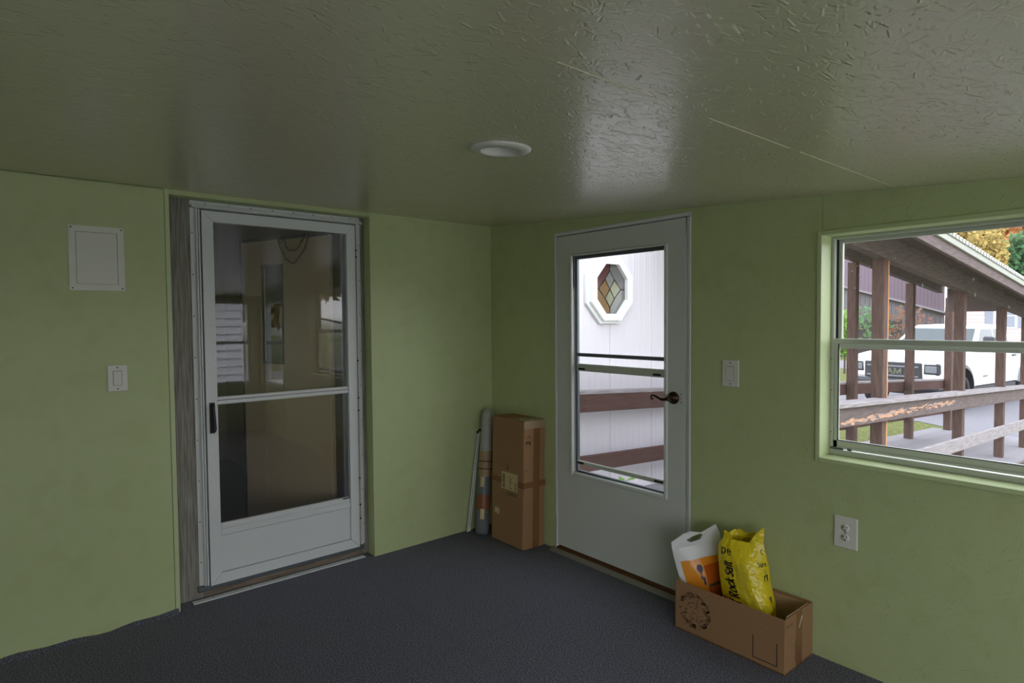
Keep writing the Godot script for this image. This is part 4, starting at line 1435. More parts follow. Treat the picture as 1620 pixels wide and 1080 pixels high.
func build_house_outside() -> void:
	var w := structure("wall_outside", "white ribbed metal siding of the house seen through the glazed door", "siding")
	for p in [[0.13, 0.826], [0.83, 1.436], [1.440, 2.046], [2.05, 2.656], [2.66, 3.266], [3.27, 3.876]]:
		var poly := PackedVector2Array([Vector2(p[0], -0.13)])
		var x: float = p[0]
		poly.append(Vector2(x, -0.104))
		while x < p[1] - 0.08:
			poly.append(Vector2(x + 0.004, -0.1))
			poly.append(Vector2(x + 0.062, -0.1))
			poly.append(Vector2(x + 0.068, -0.0982))
			poly.append(Vector2(x + 0.078, -0.0982))
			poly.append(Vector2(x + 0.084, -0.1))
			x += 0.0865
		poly.append(Vector2(p[1] - 0.004, -0.1))
		poly.append(Vector2(p[1], -0.104))
		poly.append(Vector2(p[1], -0.13))
		var mb := MB.new()
		mb.extrude(poly, Vector3(0, -0.6, 0), Vector3.RIGHT, Vector3(0, 0, 1), Vector3(0, 3.3, 0))
		part("siding_panel", mb, M.siding, w)
	slab(w, "backing", M.siding_joint, 0.2, 3.87, -0.6, 2.7, -0.25, -0.131)
	slab(w, "corner_trim", M.vinyl, 3.87, 3.93, -0.6, 2.7, -0.25, -0.085, 0.004)
	slab(w, "house_end", M.siding, 0.2, 3.93, -0.6, 2.7, -3.6, -0.251)
	# octagonal leaded window
	var o := thing("octagon_window", "white octagonal window with leaded coloured glass, a brown reflection painted into its left panes", "window", Vector3(1.405, 1.783, -0.097))
	var oct := func(a: float, b: float, c: float, d: float) -> PackedVector2Array:
		return PackedVector2Array([Vector2(-a, d), Vector2(a, d), Vector2(c, b), Vector2(c, -b), Vector2(a, -d), Vector2(-a, -d), Vector2(-c, -b), Vector2(-c, b)])
	for ring in [["flange", oct.call(0.128, 0.13, 0.305, 0.308), oct.call(0.105, 0.11, 0.255, 0.262), 0.0, 0.03], ["frame", oct.call(0.115, 0.118, 0.275, 0.28), oct.call(0.086, 0.094, 0.204, 0.22), 0.0, 0.062]]:
		var mb := MB.new()
		var A: PackedVector2Array = ring[1]
		var B: PackedVector2Array = ring[2]
		for i in 8:
			var j := (i + 1) % 8
			var za: float = ring[3]
			var zb: float = ring[4]
			var out := Vector3((A[i] + A[j]).x, (A[i] + A[j]).y, 0)
			mb.quad(Vector3(A[i].x, A[i].y, zb), Vector3(A[j].x, A[j].y, zb), Vector3(B[j].x, B[j].y, zb), Vector3(B[i].x, B[i].y, zb), Vector3.BACK)
			mb.quad(Vector3(A[i].x, A[i].y, za), Vector3(A[j].x, A[j].y, za), Vector3(A[j].x, A[j].y, zb), Vector3(A[i].x, A[i].y, zb), out)
			mb.quad(Vector3(B[i].x, B[i].y, za), Vector3(B[j].x, B[j].y, za), Vector3(B[j].x, B[j].y, zb), Vector3(B[i].x, B[i].y, zb), -out)
		part(ring[0], mb, M.vinyl, o)
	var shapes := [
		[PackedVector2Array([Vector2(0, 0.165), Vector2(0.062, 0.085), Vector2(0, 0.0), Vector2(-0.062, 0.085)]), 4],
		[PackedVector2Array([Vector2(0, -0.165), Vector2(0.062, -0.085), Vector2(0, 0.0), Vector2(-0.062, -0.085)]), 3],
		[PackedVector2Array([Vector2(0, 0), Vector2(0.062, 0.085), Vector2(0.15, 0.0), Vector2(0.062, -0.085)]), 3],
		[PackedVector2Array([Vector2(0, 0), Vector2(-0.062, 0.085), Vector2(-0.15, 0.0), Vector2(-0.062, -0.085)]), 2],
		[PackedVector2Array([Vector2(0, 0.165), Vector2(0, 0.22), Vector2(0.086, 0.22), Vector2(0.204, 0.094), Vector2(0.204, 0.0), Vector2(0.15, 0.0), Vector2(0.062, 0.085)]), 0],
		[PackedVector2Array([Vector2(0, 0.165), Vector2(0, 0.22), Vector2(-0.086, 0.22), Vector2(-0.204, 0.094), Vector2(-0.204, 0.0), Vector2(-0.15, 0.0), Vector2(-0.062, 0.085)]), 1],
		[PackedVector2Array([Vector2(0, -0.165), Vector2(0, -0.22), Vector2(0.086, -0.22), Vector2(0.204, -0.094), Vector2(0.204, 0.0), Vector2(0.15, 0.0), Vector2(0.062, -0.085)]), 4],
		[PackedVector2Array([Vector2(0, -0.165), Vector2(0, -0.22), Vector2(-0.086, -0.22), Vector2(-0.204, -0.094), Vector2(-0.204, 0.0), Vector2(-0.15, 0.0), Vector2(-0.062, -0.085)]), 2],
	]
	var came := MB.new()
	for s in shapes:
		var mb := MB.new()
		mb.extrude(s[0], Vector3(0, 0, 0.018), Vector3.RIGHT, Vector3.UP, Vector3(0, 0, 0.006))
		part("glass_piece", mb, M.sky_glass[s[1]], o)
		var P: PackedVector2Array = s[0]
		for i in P.size():
			var a := P[i]
			var b := P[(i + 1) % P.size()]
			if absf(a.x) > 0.07 and absf(b.x) > 0.07 and not (absf(a.y) < 0.01 or absf(b.y) < 0.01):
				continue
			if a.distance_to(b) > 0.01:
				came.beam(Vector3(a.x, a.y, 0.025), Vector3(b.x, b.y, 0.025), 0.006, 0.004, 0.0, Vector3.BACK)
	part("leading", came, M.came, o)


func build_ramp() -> void:
	# deck
	var d := thing("ramp_deck", "pale weathered plank deck of the ramp running along the house", "ramp")
	var pm := MB.new()
	pm.box(Vector3.ZERO, Vector3(0.136, 0.034, 1.8), 0.003)
	var plank := pm.done()
	for i in 73:
		var x := 0.21 + i * 0.141
		var tilt := 0.0 if x < 1.5 else -0.057
		share("deck_plank", plank, M.plank, d, Transform3D(Basis(Vector3.BACK, tilt), Vector3(x, deck_y(x) - 0.017, 0.87)))
	for z in [0.0, 1.68]:
		var mb := MB.new()
		mb.beam(Vector3(0.15, deck_y(0) - 0.12, z), Vector3(1.5, deck_y(0) - 0.12, z), 0.04, 0.16, 0.003)
		mb.beam(Vector3(1.5, deck_y(0) - 0.12, z), Vector3(10.4, deck_y(10.4) - 0.12, z), 0.04, 0.16, 0.003)
		part("stringer", mb, M.ramp_x, d)
	# near railing
	var r := thing("ramp_railing", "weathered ramp railing with worn top board right outside the window", "railing")
	var mb := MB.new()
	mb.beam(Vector3(0.16, rail_y(0.16) - 0.018, 1.585), Vector3(9.8, rail_y(9.8) - 0.018, 1.585), 0.15, 0.036, 0.004)
	part("rail_cap", mb, M.ramp_pale_x, r)
	mb = MB.new()
	mb.beam(Vector3(0.16, rail_y(0.16) - 0.115, 1.60), Vector3(9.8, rail_y(9.8) - 0.115, 1.60), 0.038, 0.155, 0.004)
	part("upper_board", mb, M.ramp_x, r)
	mb = MB.new()
	mb.beam(Vector3(0.16, 0.355, 1.60), Vector3(9.8, -0.125, 1.60), 0.038, 0.14, 0.004)
	part("lower_board", mb, M.ramp_pale_x, r)
	# where the weathered face is rubbed to bare wood
	rng.seed = 33
	for k in 90:
		var x := 2.1 + 2.9 * k / 90.0
		var u := (x - 2.1) / 2.9
		var y := rail_y(x) - lerpf(0.165, 0.10, pow(u, 0.7)) + rng.randf_range(-0.022, 0.016)
		var l := rng.randf_range(0.03, 0.14)
		var hgt := rng.randf_range(0.006, 0.026) * (1.0 if u < 0.45 or u > 0.7 else 0.5)
		mb = MB.new()
		mb.beam(Vector3(x, y, 1.6192 + 0.00002 * k), Vector3(x + l, y - 0.056 * l + rng.randf_range(-0.006, 0.016), 1.6192 + 0.00002 * k), 0.0008, hgt)
		part("worn_patch", mb, M.worn[[0, 0, 1, 2, 1][k % 5]], r)
	for x in [0.9, 3.12, 5.55, 7.45, 8.95]:
		mb = MB.new()
		var top := beam_y(x) + 0.02 if x > 1.5 else rail_y(x) - 0.04
		mb.bb(x - 0.048, x + 0.048, deck_y(x), top, 1.48, 1.578, 0.005)
		part("post", mb, M.ramp_y, r)
	mb = MB.new()
	mb.bb(3.176, 3.216, 0.3, beam_y(3.15) + 0.01, 1.48, 1.57, 0.003)
	part("fresh_batten", mb, M.bare_wood, r, "fresh orange batten nailed to the post")
	# railing on the house side
	var h := thing("ramp_railing", "dark brown ramp railing on the house side", "railing")
	mb = MB.new()
	mb.beam(Vector3(0.3, 0.93 - 0.059 * -0.4, 0.13), Vector3(10.4, 0.93 - 0.059 * 9.7, 0.13), 0.09, 0.03, 0.004)
	part("rail_cap", mb, M.ramp_pale_x, h)
	mb = MB.new()
	mb.beam(Vector3(0.3, 0.845 - 0.059 * -0.4, 0.15), Vector3(10.4, 0.845 - 0.059 * 9.7, 0.15), 0.038, 0.15, 0.004)
	part("upper_board", mb, M.ramp_dark_x, h)
	mb = MB.new()
	mb.beam(Vector3(0.3, 0.345 - 0.056 * -0.4, 0.15), Vector3(10.4, 0.345 - 0.056 * 9.7, 0.15), 0.038, 0.13, 0.004)
	part("lower_board", mb, M.ramp_dark_x, h)
	for x in [3.9, 6.0, 8.25, 10.3]:
		mb = MB.new()
		mb.bb(x - 0.055, x + 0.055, deck_y(x), beam_y(x) + 0.5, 0.172, 0.282, 0.005)
		part("post", mb, M.ramp_y, h)
	# roof over the ramp
	var f := thing("ramp_roof", "ramp roof of brown beams and white corrugated sheet with grey drip edge", "roof")
	var x0 := 1.75
	var x1 := 9.75
	mb = MB.new()
	mb.beam(Vector3(x0, beam_y(x0) + 0.1, 1.55), Vector3(x1, beam_y(x1) + 0.1, 1.55), 0.09, 0.2, 0.004)
	part("beam", mb, M.ramp_x, f)
	mb = MB.new()
	mb.beam(Vector3(x0, beam_y(x0) + 0.62, 0.23), Vector3(x1, beam_y(x1) + 0.62, 0.23), 0.09, 0.2, 0.004)
	part("beam", mb, M.ramp_x, f)
	mb = MB.new()
	mb.beam(Vector3(x0, eave_y(x0) + 0.045, 1.93), Vector3(x1, eave_y(x1) + 0.045, 1.93), 0.036, 0.1, 0.003)
	part("fascia", mb, M.ramp_x, f)
	mb = MB.new()
	mb.beam(Vector3(x0, eave_y(x0) + 0.115, 1.955), Vector3(x1, eave_y(x1) + 0.115, 1.955), 0.03, 0.055, 0.004)
	part("drip_edge", mb, M.drip, f)
	var x := x0 + 0.05
	while x < x1:
		mb = MB.new()
		mb.beam(Vector3(x, eave_y(x) + 0.07, 1.91), Vector3(x, eave_y(x) + 0.07 + 0.4 * 1.92, -0.01), 0.04, 0.12, 0.003)
		part("rafter", mb, M.ramp_x, f)
		x += 0.61
	mb = MB.new()
	mb.beam(Vector3(9.7, 1.79, 0.35), Vector3(9.7, 1.79, 1.6), 0.04, 0.4, 0.003)
	part("end_header", mb, M.ramp_x, f)
	mb = MB.new()
	var per := 0.1
	var n := int((x1 - x0) / per)
	for i in n:
		var a := x0 + i * per
		for q in [[0.0, 0.012, 0.0, 0.03], [0.012, 0.05, 0.03, 0.03], [0.05, 0.062, 0.03, 0.0], [0.062, 0.1, 0.0, 0.0]]:
			for t in [0.0, -0.004]:
				var pa := Vector3(a + q[0], eave_y(a + q[0]) + 0.148 + q[2] + t, 1.985)
				var pb := Vector3(a + q[1], eave_y(a + q[1]) + 0.148 + q[3] + t, 1.985)
				var rise := Vector3(0, 0.4 * 2.05, -2.05)
				mb.quad(pa, pb, pb + rise, pa + rise, Vector3.UP if t == 0.0 else Vector3.DOWN)
				if t == 0.0:
					mb.quad(pa, pb, pb + Vector3(0, -0.004, 0), pa + Vector3(0, -0.004, 0), Vector3.BACK)
	part("corrugated_sheet", mb, M.roof_sheet, f)
	# a small sprig by the house wall
	var s := thing("weed_sprig", "small green weed sprig growing by the foot of the siding", "plant", Vector3(1.12, deck_y(1.12), 0.33))
	s.scale = Vector3.ONE * 1.2
	mb = MB.new()
	mb.tube([Vector3.ZERO, Vector3(0.01, 0.1, 0.01), Vector3(-0.01, 0.2, 0.02)], [0.004, 0.003, 0.002], 5)
	part("stem", mb, M.leaf_dark, s)
	for p in [[Vector3(-0.01, 0.2, 0.02), 0.3], [Vector3(0.0, 0.15, 0.0), 2.2], [Vector3(0.01, 0.1, 0.01), 4.0], [Vector3(0.0, 0.18, 0.0), 5.2]]:
		mb = MB.new()
		var dd := Vector3(cos(p[1]), 0.15, sin(p[1]))
		var sd := dd.cross(Vector3.UP).normalized() * 0.022
		var a: Vector3 = p[0]
		mb.quad(a, a + dd * 0.05 + sd, a + dd * 0.11, a + dd * 0.05 - sd, Vector3.UP)
		mb.quad(a + Vector3(0, -0.002, 0), a + dd * 0.05 + sd, a + dd * 0.11, a + dd * 0.05 - sd, Vector3.DOWN)
		part("leaf", mb, M.leaf_bright, s)


func build_truck() -> void:
	var o := thing("pickup_truck", "white crew cab pickup truck with black grille parked on the driveway", "truck", Vector3(15.92, GROUND, -1.12), deg_to_rad(171.8))
	var prof := PackedVector2Array([Vector2(2.80, 0.58), Vector2(2.93, 0.78), Vector2(2.95, 1.10), Vector2(2.82, 1.24), Vector2(2.2, 1.31), Vector2(1.2, 1.37), Vector2(-1.05, 1.38), Vector2(-2.9, 1.42), Vector2(-2.95, 1.36), Vector2(-2.95, 0.68), Vector2(-2.75, 0.6)])
	for c in [-1.72, 1.92]:
		for i in 9:
			var a := PI * (i / 8.0)
			prof.append(Vector2(c - cos(a) * 0.54, 0.50 + sin(a) * 0.50))
		if c < 0:
			prof.append(Vector2(-1.1, 0.52))
			prof.append(Vector2(1.3, 0.52))
	var mb := MB.new()
	mb.loft(prof, [Vector2(-1.0, 0.955), Vector2(-0.96, 0.985), Vector2(-0.88, 1.0), Vector2(0.88, 1.0), Vector2(0.96, 0.985), Vector2(1.0, 0.955)], Vector2(0.0, 0.98))
	part("body", mb, M.truck_paint, o)
	# cab: bottom and top rings
	var ring := func(xf: float, xr: float, w: float, y: float) -> Array:
		return [Vector3(xf, y, -w), Vector3(xf, y, w), Vector3(xr, y, w), Vector3(xr, y, -w)]
	var rings := [ring.call(1.25, -1.08, 0.93, 1.34), ring.call(1.05, -1.06, 0.91, 1.44), ring.call(0.42, -0.92, 0.74, 1.88), ring.call(0.30, -0.82, 0.66, 1.94), ring.call(-0.1, -0.5, 0.4, 1.96)]
	mb = MB.new()
	for r in rings.size() - 1:
		for i in 4:
			var j := (i + 1) % 4
			var mid: Vector3 = rings[r][i] + rings[r][j]
			mb.quad(rings[r][i], rings[r][j], rings[r + 1][j], rings[r + 1][i], Vector3(mid.x, 0.6, mid.z))
	mb.quad(rings[4][0], rings[4][1], rings[4][2], rings[4][3], Vector3.UP)
	part("cab", mb, M.truck_paint, o)
	# glass: windshield, rear window, two side windows a side
	var on := func(i: int, u: float, v: float, lift: float) -> Vector3:
		var j := (i + 1) % 4
		var a: Vector3 = rings[1][i].lerp(rings[1][j], u)
		var b: Vector3 = rings[2][i].lerp(rings[2][j], u)
		var nn: Vector3 = (rings[1][j] - rings[1][i]).cross(rings[2][i] - rings[1][i]).normalized()
		if nn.dot(Vector3(a.x, 0, a.z)) < 0:
			nn = -nn
		return a.lerp(b, v) + nn * lift
	for g in [[0, 0.05, 0.95, 0.05, 0.93, "windshield"], [2, 0.1, 0.9, 0.1, 0.9, "rear_window"]]:
		mb = MB.new()
		var out := Vector3(1 if g[0] == 0 else -1, 0.5, 0)
		mb.quad(on.call(g[0], g[1], g[3], 0.008), on.call(g[0], g[2], g[3], 0.008), on.call(g[0], g[2], g[4], 0.008), on.call(g[0], g[1], g[4], 0.008), out)
		part(g[5], mb, M.truck_glass, o)
	for i in [1, 3]:
		for g in [[0.06, 0.48], [0.53, 0.92]]:
			var a: float = g[0]
			var b: float = g[1]
			if i == 3:
				a = 1.0 - g[1]
				b = 1.0 - g[0]
			mb = MB.new()
			mb.quad(on.call(i, a, 0.06, 0.008), on.call(i, b, 0.06, 0.008), on.call(i, b, 0.9, 0.008), on.call(i, a, 0.9, 0.008), Vector3(0, 0, 1 if i == 1 else -1))
			part("side_window", mb, M.truck_glass, o)
	# front: grille, lamps, bumper, letters
	mb = MB.new()
	mb.bb(2.90, 2.975, 0.74, 1.12, -0.62, 0.62, 0.02)
	var gr := part("grille", mb, M.truck_dark, o)
	for y in [0.80, 1.02]:
		mb = MB.new()
		mb.bb(2.97, 2.99, y - 0.02, y + 0.02, -0.56, 0.56, 0.006)
		part("grille_bar", mb, M.truck_grey, gr)
	mb = MB.new()
	mb.text("RAM", 0.17, func(x, y): return Vector3(2.992, 0.91 + y, -x * 1.3), Vector3.RIGHT, "Droid Sans", 800, 1.0)
	part("letters", mb, M.chrome, gr)
	for z in [-1, 1]:
		mb = MB.new()
		mb.bb(2.78, 2.955, 0.86, 1.12, z * 0.64, z * 0.97, 0.03)
		var hl := part("headlight", mb, M.truck_dark, o)
		mb = MB.new()
		mb.bb(2.93, 2.965, 0.90, 1.06, z * 0.68, z * 0.92, 0.02)
		part("lens", mb, M.lamp_lens, hl)
		mb = MB.new()
		mb.bb(2.76, 2.95, 0.6, 0.7, z * 0.66, z * 0.9, 0.02)
		part("fog_lamp", mb, M.truck_grey, o)
		mb = MB.new()
		mb.bb(2.5, 2.6, 0.98, 1.03, z * 0.985, z * 1.003)
		part("marker_lamp", mb, M.amber, o)
		# mirrors
		mb = MB.new()
		mb.bb(0.86, 1.0, 1.42, 1.68, z * 1.02, z * 1.24, 0.03)
		mb.bb(0.9, 0.96, 1.42, 1.48, z * 0.88, z * 1.04)
		part("mirror", mb, M.truck_dark, o)
		for x in [-0.02, -0.95]:
			mb = MB.new()
			mb.bb(x, x + 0.2, 1.16, 1.20, z * 0.995, z * 1.03, 0.008)
			part("door_handle", mb, M.truck_dark, o)
		for x in [1.1, 0.05, -1.08]:
			mb = MB.new()
			mb.bb(x, x + 0.012, 0.56, 1.34, z * 0.985, z * 1.002)
			part("door_seam", mb, M.truck_grey, o)
		mb = MB.new()
		mb.bb(-1.1, 1.32, 0.34, 0.52, z * 0.84, z * 0.98, 0.03)
		part("running_board", mb, M.truck_dark, o)
		mb = MB.new()
		mb.bb(0.62, 0.86, 0.72, 0.76, z * 0.997, z * 1.006)
		part("badge", mb, M.truck_grey, o)
		for c in [-1.72, 1.92]:
			# flare and wheel
			mb = MB.new()
			for i in 10:
				var a0 := PI * i / 10.0
				var a1 := PI * (i + 1) / 10.0
				var p := [Vector2(cos(a0), sin(a0)), Vector2(cos(a1), sin(a1))]
				var q := func(d: Vector2, rr: float, zz: float): return Vector3(c + d.x * rr, 0.50 + d.y * (rr - 0.03), zz)
				mb.quad(q.call(p[0], 0.52, z * 1.03), q.call(p[1], 0.52, z * 1.03), q.call(p[1], 0.60, z * 1.01), q.call(p[0], 0.60, z * 1.01), Vector3(0, 0, z))
				mb.quad(q.call(p[0], 0.60, z * 0.9), q.call(p[1], 0.60, z * 0.9), q.call(p[1], 0.60, z * 1.01), q.call(p[0], 0.60, z * 1.01), Vector3(p[0].x, p[0].y, 0))
				mb.quad(q.call(p[0], 0.52, z * 0.8), q.call(p[1], 0.52, z * 0.8), q.call(p[1], 0.52, z * 1.03), q.call(p[0], 0.52, z * 1.03), Vector3(-p[0].x, -p[0].y, 0))
			part("wheel_flare", mb, M.truck_dark if c > 0 else M.truck_grey, o)
			mb = MB.new()
			mb.xf = Transform3D(Basis(Vector3.RIGHT, z * PI / 2), Vector3(c, 0.42, z * 0.74))
			mb.lathe(PackedVector2Array([Vector2(0.22, 0.0), Vector2(0.40, 0.0), Vector2(0.42, 0.03), Vector2(0.42, 0.22), Vector2(0.39, 0.26), Vector2(0.26, 0.265), Vector2(0.25, 0.22)]), 28)
			var tw := part("tyre", mb, M.tyre, o)
			mb = MB.new()
			mb.xf = Transform3D(Basis(Vector3.RIGHT, z * PI / 2), Vector3(c, 0.42, z * 0.74))
			mb.lathe(PackedVector2Array([Vector2(0.26, 0.2), Vector2(0.25, 0.24), Vector2(0.18, 0.2), Vector2(0.08, 0.23), Vector2(0.0, 0.24)]), 20)
			part("rim", mb, M.chrome, tw)
	mb = MB.new()
	mb.bb(2.72, 3.06, 0.5, 0.72, -0.99, 0.99, 0.05)
	part("bumper", mb, M.truck_dark, o)
	mb = MB.new()
	mb.bb(-3.08, -2.9, 0.6, 0.8, -0.95, 0.95, 0.03)
	part("bumper", mb, M.chrome, o)
	mb = MB.new()
	mb.bb(-2.7, 2.6, 0.36, 0.55, -0.6, 0.6, 0.02)
	part("chassis", mb, M.truck_dark, o)


func leaves(mb: MB, c: Vector3, r: Vector3, n: int, size: float) -> void:
	for k in n:
		var d := Vector3(rng.randfn(), rng.randfn(), rng.randfn()).normalized()
		var p := c + d * r * pow(rng.randf(), 0.33)
		var a := Vector3(rng.randfn(), rng.randfn(), rng.randfn()).normalized() * size * rng.randf_range(0.6, 1.3)
		var b := a.cross(Vector3(rng.randfn(), rng.randfn(), rng.randfn())).normalized() * size * 0.45
		mb.tri(p - a * 0.5 - b * 0.1, p + b, p + a, Vector3.UP)
		mb.tri(p - a * 0.5 + b * 0.1, p - b, p + a, Vector3.UP)


func tree(called: String, label: String, at: Vector3, h: float, crown: Vector3, lift: float, m: Material, n: int, size: float, clumps: int, group := "") -> void:
	var t := thing(called, label, "tree", at, 0.0, group)
	var mb := MB.new()
	mb.tube([Vector3.ZERO, Vector3(0.1, h * 0.4, 0.05), Vector3(-0.05, h * 0.9, 0)], [0.03 * h, 0.022 * h, 0.006 * h], 8)
	for k in 7:
		var a := k * 2.4
		mb.tube([Vector3(0, lift * 0.7 + k * (h - lift) * 0.09, 0), Vector3(cos(a) * crown.x * 0.7, lift + k * (h - lift) * 0.11, sin(a) * crown.z * 0.7)], [0.010 * h, 0.004 * h], 5)
	part("trunk", mb, M.bark, t)
	mb = MB.new()
	for k in clumps:
		var d := Vector3(rng.randfn(), rng.randfn(), rng.randfn()).normalized() * pow(rng.randf(), 0.4)
		leaves(mb, Vector3(0, lift + crown.y, 0) + d * crown * 0.75, crown * 0.36, n / clumps, size)
	var f := part("foliage", mb, m, t)
	f.set_meta("kind", "stuff")


func lap_wall(mb: MB, w: float, h: float, step: float) -> void:
	var n := int(h / step)
	for k in n:
		mb.quad(Vector3(-w / 2, k * step, 0.045), Vector3(w / 2, k * step, 0.045), Vector3(w / 2, (k + 1) * step, 0.0), Vector3(-w / 2, (k + 1) * step, 0.0), Vector3.BACK)
		mb.quad(Vector3(-w / 2, k * step, 0.045), Vector3(w / 2, k * step, 0.045), Vector3(w / 2, k * step, 0.0), Vector3(-w / 2, k * step, 0.0), Vector3.DOWN)


func building(called: String, label: String, at: Vector3, turn: float, w: float, dp: float, h: float, ridge: float, m: Material, step: float, roof: Material) -> Node3D:
	var o := thing(called, label, "building", at, turn)
	var mb := MB.new()
	mb.bb(-w / 2, w / 2, 0, h, -dp, -0.01)
	part("wall", mb, m, o)
	mb = MB.new()
	lap_wall(mb, w, h, step)
	part("front_siding", mb, m, o)
	mb = MB.new()
	var over := 0.35
	mb.extrude(PackedVector2Array([Vector2(over, h - 0.1), Vector2(-dp / 2, h + ridge), Vector2(-dp - over, h - 0.1), Vector2(-dp - over, h + 0.05), Vector2(-dp / 2, h + ridge + 0.17), Vector2(over, h + 0.05)]), Vector3(-w / 2 - over, 0, 0), Vector3(0, 0, 1), Vector3.UP, Vector3(w + 2 * over, 0, 0))
	part("roof", mb, roof, o)
	for s in [-1, 1]:
		mb = MB.new()
		mb.extrude(PackedVector2Array([Vector2(0, h), Vector2(-dp, h), Vector2(-dp / 2, h + ridge)]), Vector3(s * (w / 2 - 0.05), 0, 0), Vector3(0, 0, 1), Vector3.UP, Vector3(0.05, 0, 0))
		part("gable", mb, m, o)
	return o


func house_window(o: Node3D, x: float, y: float, w: float, h: float, shutters: bool) -> void:
	var mb := MB.new()
	mb.bb(x - w / 2 - 0.09, x + w / 2 + 0.09, y - h / 2 - 0.09, y + h / 2 + 0.09, 0.0, 0.05, 0.01)
	var f := part("window_frame", mb, M.vinyl, o)
	for s in [-1, 1]:
		mb = MB.new()
		mb.bb(x - w / 2, x + w / 2, y + (0.02 if s > 0 else -h / 2), y + (h / 2 if s > 0 else -0.02), 0.05, 0.056)
		part("pane", mb, M.shutter, f)
	if shutters:
		for s in [-1, 1]:
			mb = MB.new()
			var cx: float = x + s * (w / 2 + 0.32)
			mb.bb(cx - 0.19, cx + 0.19, y - h / 2 - 0.05, y + h / 2 + 0.05, 0.02, 0.06, 0.01)
			part("shutter", mb, M.shutter, o)


func build_surroundings() -> void:
	rng.seed = 101
	var g := structure("ground", "mown autumn lawn around the house", "lawn")
	slab(g, "lawn", M.grass, -60.0, 140.0, GROUND - 0.4, GROUND, -90.0, 90.0)
	var dw := structure("driveway", "grey asphalt driveway under the white truck", "driveway")
	var mb := MB.new()
	mb.extrude(PackedVector2Array([Vector2(10.6, 8.0), Vector2(10.6, 0.9), Vector2(11.6, -0.6), Vector2(11.2, -3.4), Vector2(14.0, -4.2), Vector2(34.0, 2.0), Vector2(34.0, 9.0)]), Vector3(0, GROUND - 0.3, 0), Vector3.RIGHT, Vector3(0, 0, 1), Vector3(0, 0.312, 0))
	part("asphalt", mb, M.asphalt, dw)
	var rd := structure("road", "grey asphalt road beyond the lawn", "road")
	slab(rd, "asphalt", M.asphalt, 24.0, 29.0, GROUND - 0.3, GROUND + 0.012, -80.0, -5.2)
	slab(rd, "asphalt", M.asphalt, -20.0, 60.0, GROUND - 0.3, GROUND + 0.012, 19.0, 23.0)
	var pt := structure("bounce_slab", "pale concrete slab added behind the porch to bounce light to the ceiling", "bounce_slab")  # slab added to throw sky light up through the back windows
	slab(pt, "concrete", M.concrete, -14.0, 6.0, GROUND - 0.3, GROUND + 0.02, 5.3, 18.9)
	# neighbour buildings
	var p := building("neighbour_house", "pale pink lap sided house with grey shutters behind the white truck", Vector3(42.2, GROUND, 0.1), deg_to_rad(-76.0), 15.0, 5.0, 3.0, 1.2, M.pink, 0.2, M.shingle)
	for x in [-5.1, -3.0, 1.0, 4.6]:
		house_window(p, x, 2.15, 0.85, 1.3, true)
	mb = MB.new()
	var barn := thing("metal_barn", "tall mauve ribbed metal barn far beyond the ramp", "building", Vector3(53.4, GROUND, -14.6), deg_to_rad(-40.3))
	mb.bb(-5.4, 4.3, 0, 7.4, -8, 0)
	part("wall", mb, M.mauve, barn)
	mb = MB.new()
	for k in 31:
		mb.bb(-5.35 + k * 0.305, -5.29 + k * 0.305, 0, 7.4, 0, 0.03)
	part("ribs", mb, M.mauve, barn)
	mb = MB.new()
	mb.extrude(PackedVector2Array([Vector2(-5.9, 7.2), Vector2(-0.55, 9.2), Vector2(4.8, 7.2), Vector2(4.8, 7.4), Vector2(-0.55, 9.4), Vector2(-5.9, 7.4)]), Vector3(0, 0, 0.4), Vector3.RIGHT, Vector3.UP, Vector3(0, 0, -8.8))
	part("roof", mb, M.mauve_roof, barn)
	mb = MB.new()
	mb.extrude(PackedVector2Array([Vector2(-5.4, 7.38), Vector2(4.3, 7.38), Vector2(-0.55, 9.18)]), Vector3(0, 0, 0), Vector3.RIGHT, Vector3.UP, Vector3(0, 0, -0.1))
	part("gable", mb, M.mauve, barn)
	var shed := thing("grey_shed", "low grey board shed with one sloping roof before the mauve barn", "building", Vector3(44.6, GROUND, -11.6), deg_to_rad(-40.3))
	mb = MB.new()
	mb.extrude(PackedVector2Array([Vector2(-4.2, 0), Vector2(3.4, 0), Vector2(3.4, 2.3), Vector2(-4.2, 4.3)]), Vector3.ZERO, Vector3.RIGHT, Vector3.UP, Vector3(0, 0, -4))
	part("wall", mb, M.grey_board, shed)
	for k in 25:
		mb = MB.new()
		var xa := -4.2 + k * 0.305
		mb.bb(xa, xa + 0.27, 0.05, 4.2 - (xa + 4.2) * 0.263 - 0.12, 0.0, 0.025)
		part("board", mb, M.grey_board, shed)
	mb = MB.new()
	mb.extrude(PackedVector2Array([Vector2(-4.5, 4.38), Vector2(3.8, 2.2), Vector2(3.8, 2.33), Vector2(-4.5, 4.51)]), Vector3(0, 0, 0.3), Vector3.RIGHT, Vector3.UP, Vector3(0, 0, -4.6))
	part("roof", mb, M.mauve_roof, shed)
	var fe := thing("board_fence", "dark weathered board fence behind the lawn near the grey shed", "fence", Vector3(32.0, GROUND, -9.0), deg_to_rad(-40.3))
	for k in 20:
		mb = MB.new()
		var xa := -2.0 + k * 0.2
		mb.bb(xa, xa + 0.18, 0.05, 1.95 + 0.03 * sin(k * 2.1), 0.0, 0.03)
		part("board", mb, M.hedge, fe)
	mb = MB.new()
	mb.bb(-2.0, 2.0, 0.4, 0.5, -0.06, 0.0)
	mb.bb(-2.0, 2.0, 1.5, 1.6, -0.06, 0.0)
	part("fence_rail", mb, M.hedge, fe)
	# shrubs
	var s1 := thing("green_shrub", "bright green shrub beside the dark fence", "shrub", Vector3(21.8, GROUND, -6.0))
	mb = MB.new()
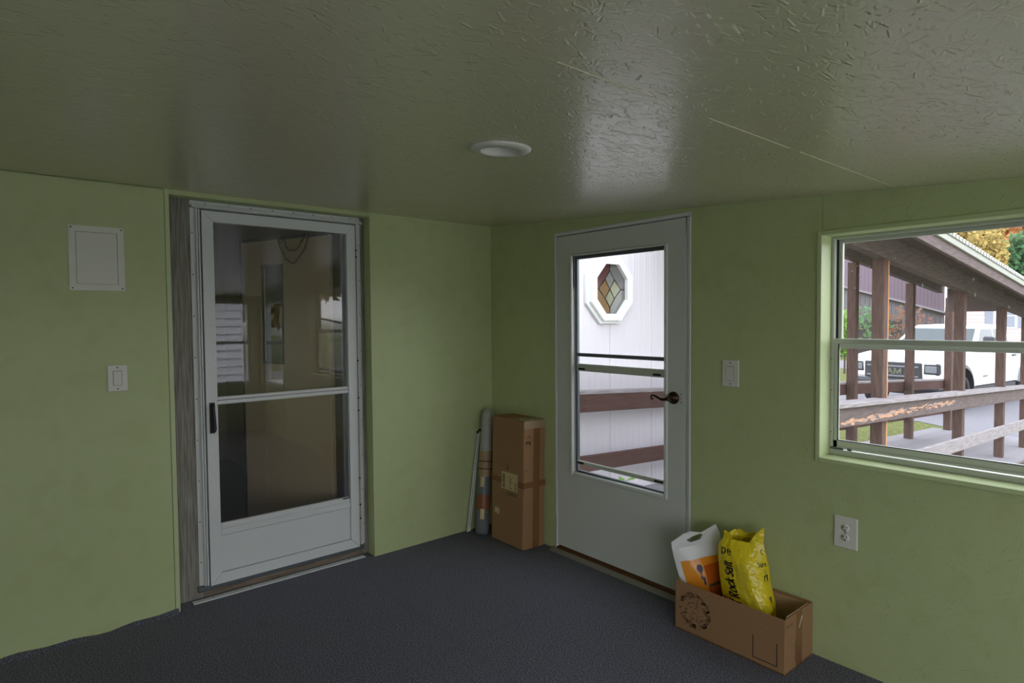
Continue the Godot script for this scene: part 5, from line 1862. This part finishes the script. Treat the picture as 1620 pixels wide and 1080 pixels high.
	leaves(mb, Vector3(0, 1.5, 0), Vector3(0.35, 0.9, 0.35), 900, 0.11)
	part("foliage", mb, M.leaf_bright, s1).set_meta("kind", "stuff")
	mb = MB.new()
	mb.tube([Vector3.ZERO, Vector3(0.05, 1.4, 0)], [0.04, 0.02], 6)
	part("stem", mb, M.bark, s1)
	var s2 := thing("red_leaved_shrub", "loose shrub with dull red and green leaves beyond the ramp", "shrub", Vector3(18.6, GROUND, -3.5))
	for q in [[M.leaf_red, Vector3(0.3, 2.0, 0.3), Vector3(0.75, 0.55, 0.8), 170], [M.leaf_dark, Vector3(-0.3, 1.9, -0.4), Vector3(0.5, 0.7, 0.6), 170]]:
		mb = MB.new()
		leaves(mb, q[1], q[2], q[3], 0.12)
		part("foliage", mb, q[0], s2).set_meta("kind", "stuff")
	mb = MB.new()
	for k in 6:
		mb.tube([Vector3.ZERO, Vector3(0.15 * cos(k * 1.1), 0.9, 0.15 * sin(k * 1.1)), Vector3(0.6 * cos(k * 1.1), 2.1, 0.6 * sin(k * 1.1))], [0.03, 0.02, 0.008], 5)
	part("stem", mb, M.bark, s2)
	var s3 := thing("pale_shrub", "pale flowering shrub in front of the dark fence", "shrub", Vector3(24.5, GROUND, -8.3))
	mb = MB.new()
	leaves(mb, Vector3(0, 1.7, 0), Vector3(0.7, 0.8, 0.9), 900, 0.12)
	part("foliage", mb, M.leaf_green, s3).set_meta("kind", "stuff")
	mb = MB.new()
	mb.tube([Vector3.ZERO, Vector3(0.05, 1.6, 0)], [0.05, 0.02], 6)
	part("stem", mb, M.bark, s3)
	# trees
	tree("maple_tree", "golden and orange autumn maple above the ramp roof", Vector3(51.2, GROUND, -8.6), 11.5, Vector3(2.6, 3.8, 2.3), 3.2, M.leaf_gold, 6000, 0.26, 26)
	tree("maple_tree", "deep orange autumn maple beside the green pine", Vector3(70.5, GROUND, -10.7), 14.0, Vector3(3.0, 3.8, 3.0), 5.4, M.leaf_orange, 3600, 0.26, 16)
	tree("pine_tree", "dark green pine behind the pink house", Vector3(58.8, GROUND, -7.2), 10.0, Vector3(3.0, 2.9, 3.0), 3.6, M.leaf_dark, 8000, 0.32, 22)
	tree("maple_tree", "yellow green tree standing behind the dark green pine", Vector3(86.8, GROUND, -12.7), 18.0, Vector3(5.0, 6.0, 5.0), 5.0, M.leaf_green, 7000, 0.38, 20)
	tree("yard_tree", "yellow autumn tree across the road seen mirrored in the storm door", Vector3(8.5, GROUND, 28.0), 9.0, Vector3(3.4, 3.6, 3.4), 1.6, M.leaf_gold, 6000, 0.34, 16)
	tree("yard_tree", "green tree across the road seen mirrored in the storm door", Vector3(14.5, GROUND, 33.0), 10.0, Vector3(4.2, 4.0, 4.2), 1.6, M.leaf_green, 6000, 0.36, 16)
	# lap-sided house, narrowed to block less sky light, mirrored in the storm door glass
	building("narrowed_house", "white lap sided house behind the porch, narrowed to let in more sky light", Vector3(-1.0, GROUND, 9.2), PI, 3.9, 3.0, 2.9, 0.9, M.white_lap, 0.16, M.shingle)
